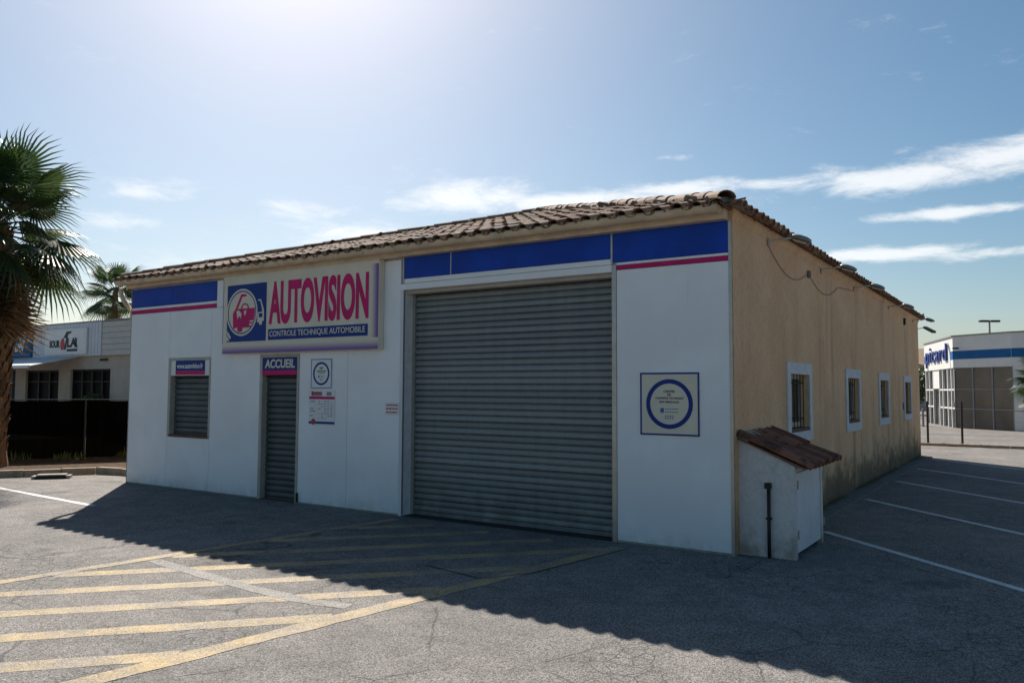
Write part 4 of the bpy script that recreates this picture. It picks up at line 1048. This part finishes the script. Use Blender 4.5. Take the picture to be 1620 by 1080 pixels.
# things in front of the shop
for k, x in enumerate((.9, 3.1, 4.6, 5.9)):
    p = MAB @ Vector((x, -1.2, 0)); o = MB().tube([(p.x, p.y, 0), (p.x, p.y, .86), (p.x, p.y, .9)], [.05, .05, .02], 10).build('bollard', 'grey_frame'); tag(o, ('slim grey bollard farthest from the tinted glass corner of the shop', 'slim grey bollard just left of the white pavement sign', 'slim grey bollard just right of the white pavement sign', 'slim grey bollard closest to the tinted glass corner of the shop')[k], 'bollard', 'bollards before the corner shop')
p = MAB @ Vector((3.7, -1.6, 0)); o = thing('pavement_sign', 'white pavement sign standing before the shop entrance', 'sign', (p.x, p.y, 0))
Mz = Matrix.Translation((p.x, p.y, 0)) @ Matrix.Rotation(R(-70), 4, 'Z')
for s_, nm in ((-1, 'front_board'), (1, 'rear_board')):
    m = MB(); m.box(-.35, .35, -.015, .015, 0, 1.1, Mz @ Matrix.Translation((0, s_ * .2, 0)) @ Matrix.Rotation(R(9) * s_, 4, 'X')); m.build(nm, 'shop_white', o)

# ---- kerb, posts and wires between the two car parks
vk = bpy.data.objects.new('verge_kerb', None); C.objects.link(vk); vk['kind'] = 'structure'; vk.location = (0, 20.75, 0)
for i in range(22): B('kerb_stone', 'kerb_stone', vk, (-8 + i * .9, -8 + i * .9 + .888, 20.66, 20.80, -.05, .085), bevel=.01)
m = MB(); g = random.Random(12)
for i in range(1500):
    x = g.uniform(-7, 11.5); y = 20.9 + g.gauss(0, .06); hh = g.uniform(.02, .13); a = g.uniform(0, 6.28); wd = .015
    if mnoise.noise(Vector((x * 1.2, 0, 5))) < -.1: continue
    m.add([(x - wd, y, .0), (x + wd, y, .0), (x + math.cos(a) * .06, y + math.sin(a) * .06, hh)], [(0, 1, 2)])
vg = m.build('verge_grass', 'grass_blade', kind='stuff'); tag(vg, 'thin line of grass along the kerb between the car parks', 'grass')
wf = thing('wire_fence', 'thin dark posts with fine wires between the two car parks', 'fence', (.57, 21.15, 0))
for x in (-.42, .57, 4.0, 7.5): MB().tube([(x, 21.15, 0), (x, 21.15, 1.43)], .035, 8).build('post', 'iron', wf)
for z in (.35, .8, 1.25): MB().tube([(-.42, 21.15, z), (7.5, 21.15, z)], .0025, 4).build('wire', 'iron', wf)
# ---- lamps
sl = thing('street_lamp', 'street lamp reaching out from behind the rear of the ochre wall', 'street lamp', (-4.2, 38.5, 0))
MB().tube([(-4.2, 38.5, 0), (-4.2, 38.5, 4.9)], [.08, .05], 10).build('pole', 'lamp_grey', sl)
MB().tube([(-4.2, 38.5, 4.88), (-2.1, 37.1, 5.02)], .035, 8).build('arm', 'lamp_grey', sl)
M = Matrix.Translation((-2.15, 37.13, 5.02)) @ Matrix.Rotation(math.atan2(-1.4, 2.1), 4, 'Z') @ Matrix.Rotation(R(28), 4, 'Y')
m = MB(); m.box(0, .62, -.14, .14, -.05, .07, M); m.build('lamp_head', 'iron', sl, bevel=.03)
ml = thing('lamp_mast', 'twin headed lamp mast rising behind the corner shop roof', 'street lamp', (-.39, 61.3, 0))
MB().tube([(-.39, 61.3, 0), (-.39, 61.3, 7.0)], [.11, .06], 10).build('pole', 'lamp_grey', ml)
for s_ in (-1, 1):
    q = Vector((.84, .54)); m = MB(); Mh = Matrix.Translation((-.39, 61.3, 7.05)) @ Matrix.Rotation(math.atan2(q.y, q.x), 4, 'Z')
    m.box(.05 if s_ > 0 else -.75, .75 if s_ > 0 else -.05, -.15, .15, -.07, .08, Mh); m.build('lamp_head', 'iron', ml, bevel=.03)

# ---- trees beyond
def tree(label, x, y, hh, r_, seed, n=2600, size=.14, mat='tree_leaf'):
    rg = random.Random(seed); t_ = thing('broadleaf_tree', label, 'tree', (x, y, 0), 'trees beyond the car parks')
    tk = MB(); tk.tube([(x, y, 0), (x + .1, y, hh * .35), (x, y + .1, hh * .7)], [.18, .13, .06], 8)
    for k in range(5):
        a = k * 1.26; tk.tube([(x, y, hh * (.3 + .06 * k)), (x + math.cos(a) * r_ * .6, y + math.sin(a) * r_ * .6, hh * (.5 + .08 * k))], [.07, .02], 6)
    tk.build('trunk', 'palm_bark', t_); m = MB()
    for k in range(14):
        a = rg.uniform(0, 6.28); q = rg.uniform(0, .65) * r_; c_ = (x + math.cos(a) * q, y + math.sin(a) * q, hh * rg.uniform(.35, .88)); s_ = r_ * rg.uniform(.3, .5)
        leaf_ball(m, c_, (s_, s_, s_ * .8), n // 14, size, rg)
    m.build('crown', mat, t_)
tree('dark leafy tree showing between the ochre wall and the corner shop', -5.6, 58.5, 3.9, 2.3, 1)
tree('lower dark tree beside the taller one left of the corner shop', -7.4, 52, 3.2, 1.9, 2)
palm('fan_palm', 'small yellowing fan palm standing by the tinted glass shop wall', (2.86, 27.6, 0), 2.3, .68, 22, 4, 14, .16, 0)
hs = thing('tiled_house', 'distant house with brown tiled roof behind the dark trees', 'house', (-9, 78, 0))
B('wall', 'cream_wall', hs, (-14, -5, 74, 82, 0, 4.2)); m = MB(); m.prism([(73.6, 4.2), (82.4, 4.2), (78, 5.9)], 'x', -14.4, -4.6); m.build('roof', 'clay_tile', hs)
for x in (-7.0, -10.0): B('window', 'glass', hs, (x, x + 1.1, 73.97, 73.995, 1.6, 2.9))
